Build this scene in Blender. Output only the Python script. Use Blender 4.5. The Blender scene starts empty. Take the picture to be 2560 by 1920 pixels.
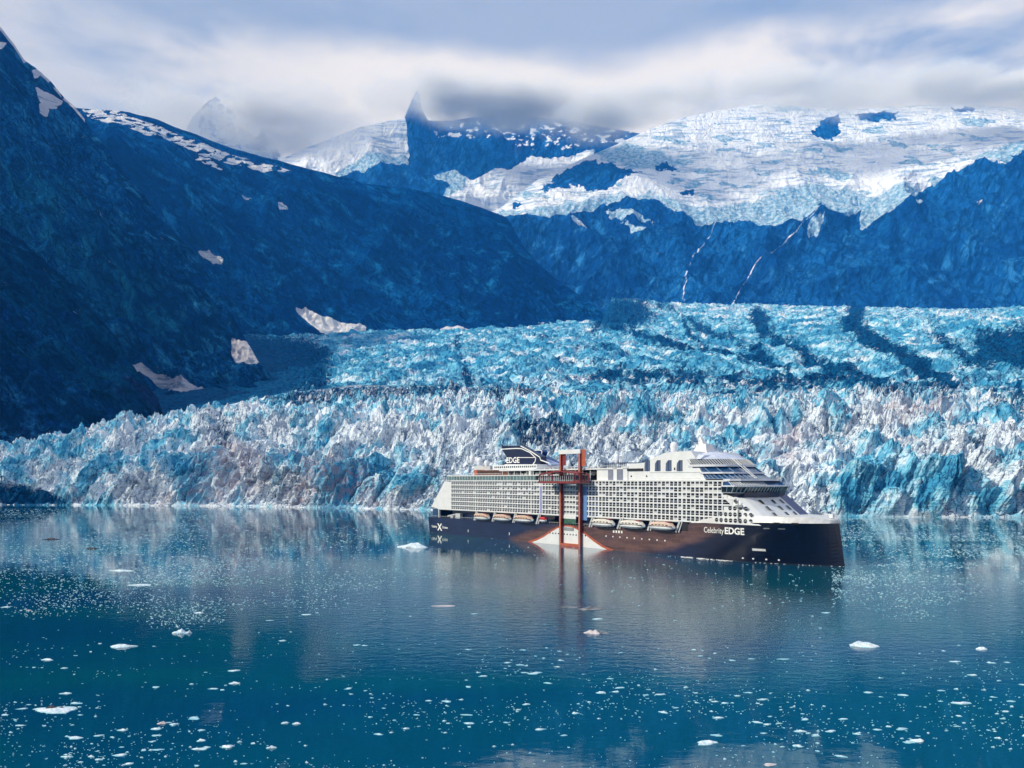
import bpy, bmesh, math, random
import numpy as np
from mathutils import Vector, Matrix

# ------------------------------------------------------------------ camera, world, sun, exposure
S = bpy.context.scene
COL = S.collection
F, CH, HY = 1950.0, 36.0, 1202.0        # focal length in photo pixels (2560 wide), camera height, eye-level line
cd = bpy.data.cameras.new('camera'); cam = bpy.data.objects.new('camera', cd); COL.objects.link(cam)
cam.location = (0, 0, CH); cam.rotation_euler = (math.radians(90), 0, 0)
cd.sensor_width = 36; cd.lens = 36 * F / 2560; cd.shift_y = (HY - 960) / 2560
cd.clip_start = 1; cd.clip_end = 90000
S.camera = cam

SUN_AZ = math.radians(-110)              # measured from +Y towards +X: behind and to the left
SUN_EL = math.radians(33)
sd = (math.sin(SUN_AZ) * math.cos(SUN_EL), math.cos(SUN_AZ) * math.cos(SUN_EL), math.sin(SUN_EL))
ld = bpy.data.lights.new('sun', 'SUN'); ld.energy = 4.3; ld.angle = math.radians(1.5); ld.color = (0.90, 0.94, 1.0)
sun = bpy.data.objects.new('sun', ld); COL.objects.link(sun)
sun.rotation_euler = Vector(sd).to_track_quat('Z', 'Y').to_euler(); sun.location = (-300, -200, 400)

W = bpy.data.worlds.new('World'); S.world = W; W.use_nodes = True


class NT:
    """small helper for building node trees"""
    def __init__(s, nt):
        s.nt = nt
    def n(s, t, **kw):
        x = s.nt.nodes.new(t)
        ins = kw.pop('ins', {})
        for k, v in kw.items(): setattr(x, k, v)
        for k, v in ins.items():
            if isinstance(v, bpy.types.NodeSocket): s.nt.links.new(v, x.inputs[k])
            else: x.inputs[k].default_value = v
        return x
    def math(s, op, a, b=0.0, c=None, clamp=False):
        x = s.nt.nodes.new('ShaderNodeMath'); x.operation = op; x.use_clamp = clamp
        for i, v in enumerate((a, b, c)):
            if v is None: continue
            if isinstance(v, bpy.types.NodeSocket): s.nt.links.new(v, x.inputs[i])
            else: x.inputs[i].default_value = v
        return x.outputs[0]
    def noise(s, vec, scale, detail=6, rough=0.55, dist=0.0, ridged=False):
        x = s.n('ShaderNodeTexNoise', ins={'Vector': vec, 'Scale': scale, 'Detail': detail, 'Roughness': rough, 'Distortion': dist})
        return x.outputs[0]
    def mapping(s, vec, scale=(1, 1, 1), loc=(0, 0, 0), rot=(0, 0, 0)):
        x = s.n('ShaderNodeMapping', ins={'Vector': vec}); x.inputs['Scale'].default_value = scale
        x.inputs['Location'].default_value = loc; x.inputs['Rotation'].default_value = rot
        return x.outputs[0]
    def rng(s, v, a, b, c=0.0, d=1.0, smooth=True):
        x = s.n('ShaderNodeMapRange', ins={0: v, 1: a, 2: b, 3: c, 4: d})
        x.interpolation_type = 'SMOOTHSTEP' if smooth else 'LINEAR'
        return x.outputs[0]
    def mix(s, f, a, b, mode='MIX'):
        x = s.nt.nodes.new('ShaderNodeMix'); x.data_type = 'RGBA'; x.blend_type = mode
        for i, v in ((0, f), (6, a), (7, b)):
            if isinstance(v, bpy.types.NodeSocket): s.nt.links.new(v, x.inputs[i])
            elif i == 0: x.inputs[0].default_value = v
            else: x.inputs[i].default_value = (*v, 1) if len(v) == 3 else v
        return x.outputs[2]
    def attr(s, name):
        x = s.n('ShaderNodeAttribute'); x.attribute_name = name
        return x.outputs['Fac']


def world_sky():
    nt = W.node_tree; nt.nodes.clear(); k = NT(nt)
    out = k.n('ShaderNodeOutputWorld'); bg = k.n('ShaderNodeBackground'); bg.inputs['Strength'].default_value = 0.108
    nt.links.new(bg.outputs[0], out.inputs[0])
    sky = k.n('ShaderNodeTexSky'); sky.sky_type = 'NISHITA'; sky.sun_disc = False
    sky.sun_elevation = SUN_EL; sky.sun_rotation = SUN_AZ; sky.air_density = 1.0; sky.dust_density = 1.2
    tc = k.n('ShaderNodeTexCoord'); sep = k.n('ShaderNodeSeparateXYZ', ins={0: tc.outputs['Generated']})
    x, y, z = sep.outputs
    az = k.math('ARCTAN2', x, y)                                   # compass bearing, 0 = north (ahead)
    el = k.math('ARCSINE', k.math('MINIMUM', k.math('MAXIMUM', z, -1.0), 1.0))
    cv = k.n('ShaderNodeCombineXYZ', ins={0: az, 1: el, 2: 0.0}).outputs[0]
    wob = k.noise(k.mapping(cv, (1.3, 3.0, 1)), 2.0, 5, 0.55)
    elw = k.math('ADD', el, k.math('MULTIPLY', k.math('SUBTRACT', wob, 0.5), 0.10))
    streak = k.noise(k.mapping(cv, (1.0, 4.6, 1), (3.1, 0.4, 0), (0, 0, 0.12)), 2.6, 7, 0.52, 0.25)
    puff = k.noise(k.mapping(cv, (1.5, 2.6, 1), (7.7, 2.1, 0)), 5.0, 8, 0.60, 0.35)
    # brightness of the cloud deck against height above the skyline: grey base high up, bright band below it
    hi = k.math('MULTIPLY', k.rng(elw, 0.478, 0.515), k.rng(az, -0.62, -0.30, 0.5, 1.0))
    tone = k.math('ADD', k.math('MULTIPLY', streak, 1.15), k.math('MULTIPLY', puff, 0.62))
    tone = k.rng(tone, 0.50, 0.92)
    tone = k.math('MULTIPLY', tone, k.math('SUBTRACT', 1.0, k.math('MULTIPLY', hi, 0.80)))
    west = k.rng(az, -0.55, -0.15)                                 # duller to the left of the view
    tone = k.math('MULTIPLY', tone, k.math('ADD', 0.55, k.math('MULTIPLY', west, 0.45)))
    grey = k.mix(tone, (2.3, 3.2, 5.3), (8.0, 8.0, 8.5))
    bright = k.mix(k.rng(el, 0.75, 1.4), grey, (3.5, 4.3, 5.6))
    cover = k.rng(k.noise(k.mapping(cv, (1.0, 3.0, 1), (1, 5, 0)), 1.9, 4, 0.5), 0.25, 0.55, 0.93, 1.0)
    col = k.mix(cover, sky.outputs[0], bright)
    nt.links.new(col, bg.inputs['Color'])
world_sky()

S.view_settings.view_transform = 'Standard'; S.view_settings.look = 'None'
S.view_settings.exposure = 0.0; S.view_settings.gamma = 1.0
S.render.engine = 'CYCLES'
S.cycles.volume_bounces = 2; S.cycles.max_bounces = 5; S.cycles.caustics_reflective = False; S.cycles.caustics_refractive = False; S.cycles.transparent_max_bounces = 12
S.cycles.use_denoising = True; S.cycles.use_adaptive_sampling = True; S.cycles.adaptive_threshold = 0.025

rnd = random.Random(7)


# ------------------------------------------------------------------ tags and small mesh tools
def tag(o, label=None, cat=None, group=None, kind=None):
    if label: o['label'] = label
    if cat: o['category'] = cat
    if group: o['group'] = group
    if kind: o['kind'] = kind
    return o


def empty(name, loc=(0, 0, 0), rz=0.0, parent=None):
    o = bpy.data.objects.new(name, None); COL.objects.link(o)
    o.location = loc; o.rotation_euler = (0, 0, rz); o.parent = parent
    return o


class MB:
    """mesh builder: collects shapes, builds ONE object"""
    def __init__(s):
        s.v = []; s.f = []; s.m = []; s.sm = []
    def add(s, vs, fs, m=0, smooth=False):
        b = len(s.v); s.v += [tuple(p) for p in vs]
        for q in fs: s.f.append(tuple(b + i for i in q)); s.m.append(m); s.sm.append(smooth)
        return s
    def box(s, x0, x1, y0, y1, z0, z1, m=0):
        v = [(x, y, z) for z in (z0, z1) for y in (y0, y1) for x in (x0, x1)]
        return s.add(v, [(0, 2, 3, 1), (4, 5, 7, 6), (0, 1, 5, 4), (2, 6, 7, 3), (0, 4, 6, 2), (1, 3, 7, 5)], m)
    def prism_y(s, pts, y0, y1, m=0):
        """(x,z) polygon extruded across the ship"""
        n = len(pts); v = [(a, y0, b) for a, b in pts] + [(a, y1, b) for a, b in pts]
        f = [tuple(range(n)), tuple(range(2 * n - 1, n - 1, -1))] + [(i, n + i, n + (i + 1) % n, (i + 1) % n) for i in range(n)]
        return s.add(v, f, m)
    def loft(s, a, b, m=0, cap0=True, cap1=True, smooth=False):
        """two closed rings of 3-D points joined"""
        n = len(a); f = [(i, (i + 1) % n, n + (i + 1) % n, n + i) for i in range(n)]
        if cap0: f.append(tuple(range(n - 1, -1, -1)))
        if cap1: f.append(tuple(range(n, 2 * n)))
        return s.add(list(a) + list(b), f, m, smooth)
    def tube(s, p, q, r, m=0, n=6, r2=None):
        p, q = Vector(p), Vector(q); d = (q - p).normalized()
        u = d.orthogonal().normalized(); w = d.cross(u); r2 = r if r2 is None else r2
        A = [p + (u * math.cos(t) + w * math.sin(t)) * r for t in [2 * math.pi * i / n for i in range(n)]]
        B = [q + (u * math.cos(t) + w * math.sin(t)) * r2 for t in [2 * math.pi * i / n for i in range(n)]]
        return s.loft(A, B, m, smooth=n > 8)
    def bar(s, p, q, w, h, m=0):
        """square bar p->q"""
        p, q = Vector(p), Vector(q); d = (q - p).normalized()
        up = Vector((0, 0, 1)) if abs(d.z) < 0.95 else Vector((1, 0, 0))
        u = d.cross(up).normalized(); t = u.cross(d)
        c = [u * w / 2 + t * h / 2, -u * w / 2 + t * h / 2, -u * w / 2 - t * h / 2, u * w / 2 - t * h / 2]
        return s.loft([p + e for e in c], [q + e for e in c], m)
    def lathe(s, c, prof, m=0, n=16):
        """profile [(r,z)] round the vertical through c"""
        v = []; f = []
        for r, z in prof:
            for i in range(n):
                t = 2 * math.pi * i / n; v.append((c[0] + r * math.cos(t), c[1] + r * math.sin(t), c[2] + z))
        for j in range(len(prof) - 1):
            for i in range(n): f.append((j * n + i, j * n + (i + 1) % n, (j + 1) * n + (i + 1) % n, (j + 1) * n + i))
        f.append(tuple(range(n - 1, -1, -1))); f.append(tuple(range((len(prof) - 1) * n, len(prof) * n)))
        return s.add(v, f, m, True)
    def build(s, name, mats, parent=None):
        me = bpy.data.meshes.new(name); me.from_pydata(s.v, [], s.f)
        for mt in (mats if isinstance(mats, (list, tuple)) else [mats]): me.materials.append(mt)
        me.polygons.foreach_set('material_index', s.m); me.polygons.foreach_set('use_smooth', s.sm)
        me.update()
        o = bpy.data.objects.new(name, me); COL.objects.link(o); o.parent = parent
        return o


# ------------------------------------------------------------------ numpy noise
_G = np.array([[1, 1, 0], [-1, 1, 0], [1, -1, 0], [-1, -1, 0], [1, 0, 1], [-1, 0, 1], [1, 0, -1], [-1, 0, -1],
               [0, 1, 1], [0, -1, 1], [0, 1, -1], [0, -1, -1]], np.float32)
def _hash(i, j, k, seed):
    h = (i.astype(np.uint32) * np.uint32(73856093)) ^ (j.astype(np.uint32) * np.uint32(19349663)) ^ (k.astype(np.uint32) * np.uint32(83492791)) ^ np.uint32(seed * 2654435 + 12345)
    h = (h ^ (h >> np.uint32(13))) * np.uint32(1274126177); h = h ^ (h >> np.uint32(16)); h = h * np.uint32(2246822519)
    return h ^ (h >> np.uint32(15))
def perlin(P, seed=0):
    Pi = np.floor(P).astype(np.int64); Pf = (P - Pi).astype(np.float32); w = Pf * Pf * Pf * (Pf * (Pf * 6 - 15) + 10)
    r = 0
    for a in (0, 1):
        for b in (0, 1):
            for c in (0, 1):
                g = _G[_hash(Pi[:, 0] + a, Pi[:, 1] + b, Pi[:, 2] + c, seed) % 12]
                d = g[:, 0] * (Pf[:, 0] - a) + g[:, 1] * (Pf[:, 1] - b) + g[:, 2] * (Pf[:, 2] - c)
                wx = w[:, 0] if a else 1 - w[:, 0]; wy = w[:, 1] if b else 1 - w[:, 1]; wz = w[:, 2] if c else 1 - w[:, 2]
                r = r + d * wx * wy * wz
    return r
def fbm(P, octv=5, seed=0, gain=0.5, lac=2.03, ridged=False):
    r = 0; a = 1.0; t = 0; Q = P
    for o in range(octv):
        n = perlin(Q, seed + o * 17)
        if ridged: n = 1 - np.abs(n) * 2.0; n = n * n * 2 - 1
        r = r + a * n; t += a; a *= gain; Q = Q * lac + 11.3
    return r / t
def worley(P, seed=0):
    """distance to nearest and second nearest feature point, plus a random value of the nearest cell"""
    Pi = np.floor(P).astype(np.int64); f1 = np.full(len(P), 9.0, np.float32); f2 = f1.copy(); idv = np.zeros(len(P), np.float32)
    for a in (-1, 0, 1):
        for b in (-1, 0, 1):
            for c in (-1, 0, 1):
                q = Pi + np.array([a, b, c]); h = _hash(q[:, 0], q[:, 1], q[:, 2], seed)
                fx = (h & np.uint32(1023)) / 1023.0; fy = ((h >> np.uint32(10)) & np.uint32(1023)) / 1023.0; fz = ((h >> np.uint32(20)) & np.uint32(1023)) / 1023.0
                d = np.sqrt((q[:, 0] + fx - P[:, 0]) ** 2 + (q[:, 1] + fy - P[:, 1]) ** 2 + (q[:, 2] + fz - P[:, 2]) ** 2)
                near = d < f1; f2 = np.where(near, f1, np.minimum(f2, d)); idv = np.where(near, ((h >> np.uint32(5)) & np.uint32(255)) / 255.0, idv); f1 = np.where(near, d, f1)
    return f1, f2, idv
def sstep(x, a, b):
    t = np.clip((x - a) / (b - a), 0, 1); return t * t * (3 - 2 * t)


# ------------------------------------------------------------------ materials
MATS = {}
def pmat(name, col, rough=0.5, metal=0.0, spec=0.5, noise=None, bump=None, coat=0.0):
    """painted / glass / metal surface with slight unevenness"""
    if name in MATS: return MATS[name]
    m = bpy.data.materials.new(name); m.use_nodes = True; nt = m.node_tree; k = NT(nt)
    b = nt.nodes['Principled BSDF']; b.inputs['Roughness'].default_value = rough; b.inputs['Metallic'].default_value = metal
    b.inputs['Specular IOR Level'].default_value = spec; b.inputs['Coat Weight'].default_value = coat
    tc = k.n('ShaderNodeTexCoord').outputs['Object']
    am, sc = noise or (0.12, 0.35)
    nz = k.noise(tc, sc, 5, 0.6)
    lo = tuple(c * (1 - am) for c in col); hi = tuple(min(1, c * (1 + am)) for c in col)
    nt.links.new(k.mix(k.rng(nz, 0.3, 0.7), lo, hi), b.inputs['Base Color'])
    MATS[name] = m
    return m


def rock_mat(name, dark, mid, light, green, brown, scale, snowcol=(0.80, 0.80, 0.84), speck=0.0, bump=1.0, lean=0.0):
    m = bpy.data.materials.new(name); m.use_nodes = True; nt = m.node_tree; k = NT(nt)
    b = nt.nodes['Principled BSDF']; b.inputs['Roughness'].default_value = 0.9; b.inputs['Specular IOR Level'].default_value = 0.0
    tc = k.n('ShaderNodeTexCoord').outputs['Object']
    lt = k.mapping(tc, rot=(0, lean, 0))                      # bedding and gullies run along the fall of the slope
    v = k.mapping(lt, (scale * 1.25, scale * 0.9, scale * 0.42))
    n1 = k.noise(v, 1.0, 8, 0.62, 0.6); n2 = k.noise(v, 5.3, 9, 0.68, 0.3); n3 = k.noise(v, 0.35, 4, 0.5)
    n4 = k.noise(k.mapping(lt, (scale * 10, scale * 9, scale * 2.0)), 1.0, 8, 0.68, 0.8)
    c = k.mix(k.rng(n1, 0.40, 0.60), dark, mid)
    c = k.mix(k.rng(n2, 0.50, 0.66), c, light)
    c = k.mix(k.math('MULTIPLY', k.rng(n3, 0.52, 0.66), k.rng(n2, 0.4, 0.6)), c, green)
    c = k.mix(k.math('MULTIPLY', k.rng(k.noise(v, 0.8, 5, 0.6, 0.4), 0.60, 0.72), 0.6), c, brown)
    c = k.mix(k.math('MULTIPLY', k.rng(n4, 0.52, 0.60), 0.85), c, tuple(x * 0.25 for x in dark))
    n5 = k.noise(k.mapping(lt, (scale * 36, scale * 34, scale * 10)), 1.0, 6, 0.78, 0.5)
    c = k.mix(k.math('MULTIPLY', k.rng(n5, 0.50, 0.60), 0.55), c, tuple(x * 0.30 for x in dark))
    c = k.mix(k.math('MULTIPLY', k.math('MULTIPLY', k.rng(n5, 0.46, 0.38), k.rng(n1, 0.42, 0.60)), 0.75), c, light)
    vor = k.n('ShaderNodeTexVoronoi', feature='DISTANCE_TO_EDGE', ins={'Vector': k.mapping(k.n('ShaderNodeVectorMath', operation='ADD', ins={0: tc, 1: k.n('ShaderNodeVectorMath', operation='SCALE', ins={0: k.n('ShaderNodeTexNoise', ins={'Vector': v, 'Scale': 4.0, 'Detail': 4}).outputs[1], 'Scale': 0.35 / scale}).outputs[0]}).outputs[0], (scale * 9, scale * 9, scale * 2.2)), 'Scale': 1.0}).outputs[0]
    c = k.mix(k.math('MULTIPLY', k.rng(vor, 0.10, 0.0), 0.7), c, tuple(x * 0.2 for x in dark))
    if speck > 0: c = k.mix(k.rng(n4, 0.70 - speck, 0.74 - speck), c, tuple(0.35 * s + 0.65 * l for s, l in zip(snowcol, light)))
    snow = k.attr('snow')
    edge = k.math('ADD', snow, k.math('MULTIPLY', k.math('SUBTRACT', n2, 0.5), 0.9))
    smask = k.rng(edge, 0.44, 0.54)
    crev = k.attr('crevasse')
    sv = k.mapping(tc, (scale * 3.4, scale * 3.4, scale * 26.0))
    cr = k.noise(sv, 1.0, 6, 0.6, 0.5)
    s2 = k.mix(k.math('MULTIPLY', k.math('MULTIPLY', k.rng(cr, 0.50, 0.58), k.rng(n1, 0.38, 0.55)), 0.70), snowcol, (0.16, 0.29, 0.44))  # thin crevasse shadows put into the snow colour as grey-blue streaks
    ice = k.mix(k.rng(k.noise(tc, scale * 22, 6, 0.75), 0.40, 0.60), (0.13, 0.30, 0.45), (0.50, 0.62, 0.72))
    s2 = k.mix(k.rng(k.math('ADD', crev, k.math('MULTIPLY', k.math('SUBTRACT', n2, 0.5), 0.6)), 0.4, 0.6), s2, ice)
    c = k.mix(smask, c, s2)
    nt.links.new(c, b.inputs['Base Color'])
    hgt = k.math('ADD', k.math('ADD', k.math('MULTIPLY', n2, 0.5), k.math('MULTIPLY', n4, 0.4)), k.math('ADD', k.math('MULTIPLY', n5, 0.16), k.math('MULTIPLY', k.rng(vor, 0.0, 0.25), 0.12)))
    bp = k.n('ShaderNodeBump', ins={'Strength': 0.9 * bump, 'Distance': 0.35 / scale * bump, 'Height': hgt})
    nt.links.new(bp.outputs[0], b.inputs['Normal'])
    return m


def ice_mat(name, s):
    m = bpy.data.materials.new(name); m.use_nodes = True; nt = m.node_tree; k = NT(nt)
    b = nt.nodes['Principled BSDF']; b.inputs['Roughness'].default_value = 0.6; b.inputs['Specular IOR Level'].default_value = 0.02
    tc = k.n('ShaderNodeTexCoord').outputs['Object']
    v = k.mapping(tc, (s, s, s))
    big = k.noise(v, 0.9, 4, 0.5, 0.4); med = k.noise(v, 4.0, 7, 0.62, 0.5); fine = k.noise(v, 14.0, 7, 0.72, 0.3)
    vert = k.noise(k.mapping(k.mapping(tc, rot=(0, -0.3, 0)), (s * 8, s * 8, s * 1.3)), 1.0, 7, 0.65, 0.8)
    white = (0.76, 0.82, 0.88); cyan = (0.20, 0.54, 0.71); deep = (0.025, 0.25, 0.45)
    cy = k.math('ADD', k.math('ADD', k.attr('cell'), k.attr('blue')), k.math('ADD', k.math('MULTIPLY', k.math('SUBTRACT', big, 0.5), 2.2), k.math('MULTIPLY', k.math('SUBTRACT', med, 0.5), 1.5)))
    c = k.mix(k.rng(cy, 0.22, 0.98), white, cyan)
    c = k.mix(k.math('MULTIPLY', k.rng(cy, 0.80, 1.35), 0.85), c, deep)
    # grit held in the ice: dark seams, brown stains, moraine bands
    rb = k.math('ADD', 0.28, k.math('MULTIPLY', k.attr('rubble'), 0.62))
    c = k.mix(k.math('MULTIPLY', k.rng(vert, 0.53, 0.63), 0.70), c, (0.015, 0.09, 0.22))
    c = k.mix(k.math('MULTIPLY', k.rng(fine, 0.53, 0.63), rb), c, (0.03, 0.14, 0.31))
    wv = k.n('ShaderNodeVectorMath', operation='ADD', ins={0: k.mapping(k.mapping(tc, rot=(0, -0.3, 0)), (s * 4.2, s * 4.2, s * 0.9)), 1: k.n('ShaderNodeVectorMath', operation='SCALE', ins={0: k.n('ShaderNodeTexNoise', ins={'Vector': v, 'Scale': 2.5, 'Detail': 5}).outputs[1], 'Scale': 2.0}).outputs[0]}).outputs[0]
    crk = k.n('ShaderNodeTexVoronoi', feature='DISTANCE_TO_EDGE', ins={'Vector': wv, 'Scale': 1.0}).outputs[0]
    c = k.mix(k.math('MULTIPLY', k.math('MULTIPLY', k.rng(crk, 0.05, 0.0), k.rng(big, 0.34, 0.52)), 0.92), c, (0.01, 0.06, 0.15))
    strat = k.noise(k.mapping(tc, (s * 1.2, s * 1.2, s * 17), rot=(0, 0.22, 0)), 1.0, 6, 0.6, 1.2)
    c = k.mix(k.math('MULTIPLY', k.math('MULTIPLY', k.rng(k.math('ABSOLUTE', k.math('SUBTRACT', strat, 0.55)), 0.022, 0.006), k.attr('strata')), 0.9), c, (0.02, 0.07, 0.13))
    c = k.mix(k.math('MULTIPLY', k.math('MULTIPLY', k.rng(med, 0.42, 0.58), k.attr('stain')), 0.62), c, (0.40, 0.29, 0.33))
    d = k.math('ADD', k.attr('dirt'), k.math('ADD', k.math('MULTIPLY', k.math('SUBTRACT', fine, 0.5), 1.3), k.math('MULTIPLY', k.math('SUBTRACT', vert, 0.5), 2.0)))
    c = k.mix(k.math('MULTIPLY', k.rng(d, 0.30, 0.72), 1.0), c, k.mix(k.rng(fine, 0.4, 0.6), (0.0005, 0.016, 0.065), (0.003, 0.085, 0.20)))
    nt.links.new(c, b.inputs['Base Color'])
    hgt = k.math('ADD', k.math('MULTIPLY', med, 0.5), k.math('ADD', k.math('ADD', k.math('MULTIPLY', fine, 0.35), k.math('MULTIPLY', k.rng(crk, 0.0, 0.15), 0.12)), k.math('MULTIPLY', vert, 0.4)))
    bp = k.n('ShaderNodeBump', ins={'Strength': k.math('ADD', 0.35, k.math('MULTIPLY', k.attr('rubble'), 0.45)), 'Distance': 0.12 / s, 'Height': hgt})
    nt.links.new(bp.outputs[0], b.inputs['Normal'])
    return m


# ------------------------------------------------------------------ terrain sheets
def poly_sd(px, py, poly):
    """signed distance to polygon, positive inside"""
    d = np.full(px.shape, 1e9, np.float32); ins = np.zeros(px.shape, bool); n = len(poly)
    for i in range(n):
        x0, y0 = poly[i]; x1, y1 = poly[(i + 1) % n]
        ex, ey = x1 - x0, y1 - y0; t = np.clip(((px - x0) * ex + (py - y0) * ey) / (ex * ex + ey * ey + 1e-9), 0, 1)
        d = np.minimum(d, np.hypot(px - x0 - t * ex, py - y0 - t * ey))
        if y0 != y1: ins ^= ((y0 > py) != (y1 > py)) & (px < ex * (py - y0) / (y1 - y0) + x0)
    return np.where(ins, d, -d)
def line_d(px, py, pts):
    d = np.full(px.shape, 1e9, np.float32)
    for (x0, y0), (x1, y1) in zip(pts[:-1], pts[1:]):
        ex, ey = x1 - x0, y1 - y0; t = np.clip(((px - x0) * ex + (py - y0) * ey) / (ex * ex + ey * ey), 0, 1)
        d = np.minimum(d, np.hypot(px - x0 - t * ex, py - y0 - t * ey))
    return d


def sheet(name, curves, cols, rows, mat, disp, masks=None, back=True, squeeze=None):
    """landform: rows of contour curves (bearing, height, distance), foot to crest, then down the far side.
    curves: lists of (photo column, photo row, distance in metres)"""
    x0, x1 = cols[0], cols[1]; nx = cols[2]
    u = np.linspace(x0, x1, nx)
    PX = []; PY = []; D = []; VV = []
    cs = []
    for c in curves:
        a = np.array(c, float)
        if squeeze: a[:, 2] = np.where(a[:, 2] > squeeze[0], squeeze[1] + (a[:, 2] - squeeze[0]) * squeeze[2], a[:, 2])
        a = a; cs.append((np.interp(u, a[:, 0], a[:, 1]), np.interp(u, a[:, 0], a[:, 2])))
    for i in range(len(cs) - 1):
        (pa, da), (pb, db) = cs[i], cs[i + 1]; n = rows[i]
        za = (HY - pa) / F * da; zb = (HY - pb) / F * db
        for j in range(n + (1 if i == len(cs) - 2 else 0)):
            t = j / n; d = da + (db - da) * t; z = za + (zb - za) * t
            D.append(d); PY.append(HY - z / d * F); PX.append(u); VV.append(np.full(nx, i + t))
    D = np.array(D); PX = np.array(PX); PY = np.array(PY); VV = np.array(VV)
    nb = 0
    if back:
        zt = (HY - PY[-1]) / F * D[-1]; da = D[-1]
        for j in range(1, 9):
            t = j / 8; d = da * (1 + 0.35 * t); z = zt * (1 - t * t) - (CH + 30) * t * t
            D = np.vstack([D, d]); PX = np.vstack([PX, u]); PY = np.vstack([PY, HY - z / d * F]); VV = np.vstack([VV, np.full(nx, len(cs) - 1 + t)]); nb += 1
    sh = D.shape
    X = (PX - 1280) / F * D; Z = CH + (HY - PY) / F * D
    P = np.stack([X, D, Z], -1).reshape(-1, 3)
    px = PX.reshape(-1); py = PY.reshape(-1); vv = VV.reshape(-1)
    G = P.reshape(*sh, 3); du = np.gradient(G, axis=1); dv = np.gradient(G, axis=0)
    N = np.cross(du, dv).reshape(-1, 3); N /= np.linalg.norm(N, axis=1)[:, None] + 1e-9
    N = N * np.where(N[:, 1] > 0, -1, 1)[:, None] if back is None else N
    P2, extra = disp(P, N, vv, px, py)
    idx = np.arange(sh[0] * sh[1]).reshape(sh)
    q = np.stack([idx[:-1, :-1], idx[:-1, 1:], idx[1:, 1:], idx[1:, :-1]], -1).reshape(-1, 4)
    me = bpy.data.meshes.new(name)
    me.vertices.add(len(P2)); me.vertices.foreach_set('co', P2.astype(np.float32).reshape(-1))
    me.loops.add(len(q) * 4); me.loops.foreach_set('vertex_index', q.astype(np.int32).reshape(-1))
    me.polygons.add(len(q)); me.polygons.foreach_set('loop_start', np.arange(0, len(q) * 4, 4, dtype=np.int32))
    me.polygons.foreach_set('loop_total', np.full(len(q), 4, np.int32))
    me.polygons.foreach_set('use_smooth', np.full(len(q), smooth_flag(name), bool))
    me.update(); me.validate()
    at = dict(extra)
    if masks: at.update(masks(P2, px, py, vv))
    for kx, vx in at.items():
        A = me.attributes.new(kx, 'FLOAT', 'POINT'); A.data.foreach_set('value', np.ascontiguousarray(vx, dtype=np.float32))
    me.materials.append(mat)
    o = bpy.data.objects.new(name, me); COL.objects.link(o); tag(o, kind='structure')
    return o
def smooth_flag(name): return 'glacier' not in name


def mountain_disp(amp, scale, seed, foot=0.3, top=0.45, nseg=1, aniso=0.45):
    def fn(P, N, vv, px, py):
        Q = P / scale; Q = Q * np.array([1, 1, aniso]); Q[:, 0] += Q[:, 2] * 0.5
        r = fbm(Q, 7, seed, 0.52, ridged=True); b = fbm(Q * 0.4, 3, seed + 5)
        t = np.clip(vv / nseg, 0, 1)
        m = foot + (1 - foot) * sstep(t, 0, 0.2); m *= 1 - (1 - top) * sstep(t, 0.75, 1.0)
        d = (r * 0.75 + b * 0.9) * amp * m
        P2 = P + np.array([0.15, -0.75, 0.45]) * d[:, None]
        return P2, {}
    return fn


def jig(px, py, amp, sc, seed):
    Q = np.stack([px / sc, py / sc, np.full_like(px, seed * 3.7)], 1)
    return px + fbm(Q, 5, seed, 0.6) * amp * 2, py + fbm(Q + 50, 5, seed + 3, 0.6) * amp * 1.4
def smask(px, py, polys, soft=3.0, grow=0.0):
    r = np.zeros(px.shape)
    for p in polys: r = np.maximum(r, np.clip(0.5 + (poly_sd(px, py, p) + grow) / (2 * soft), 0, 1))
    return r


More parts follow.
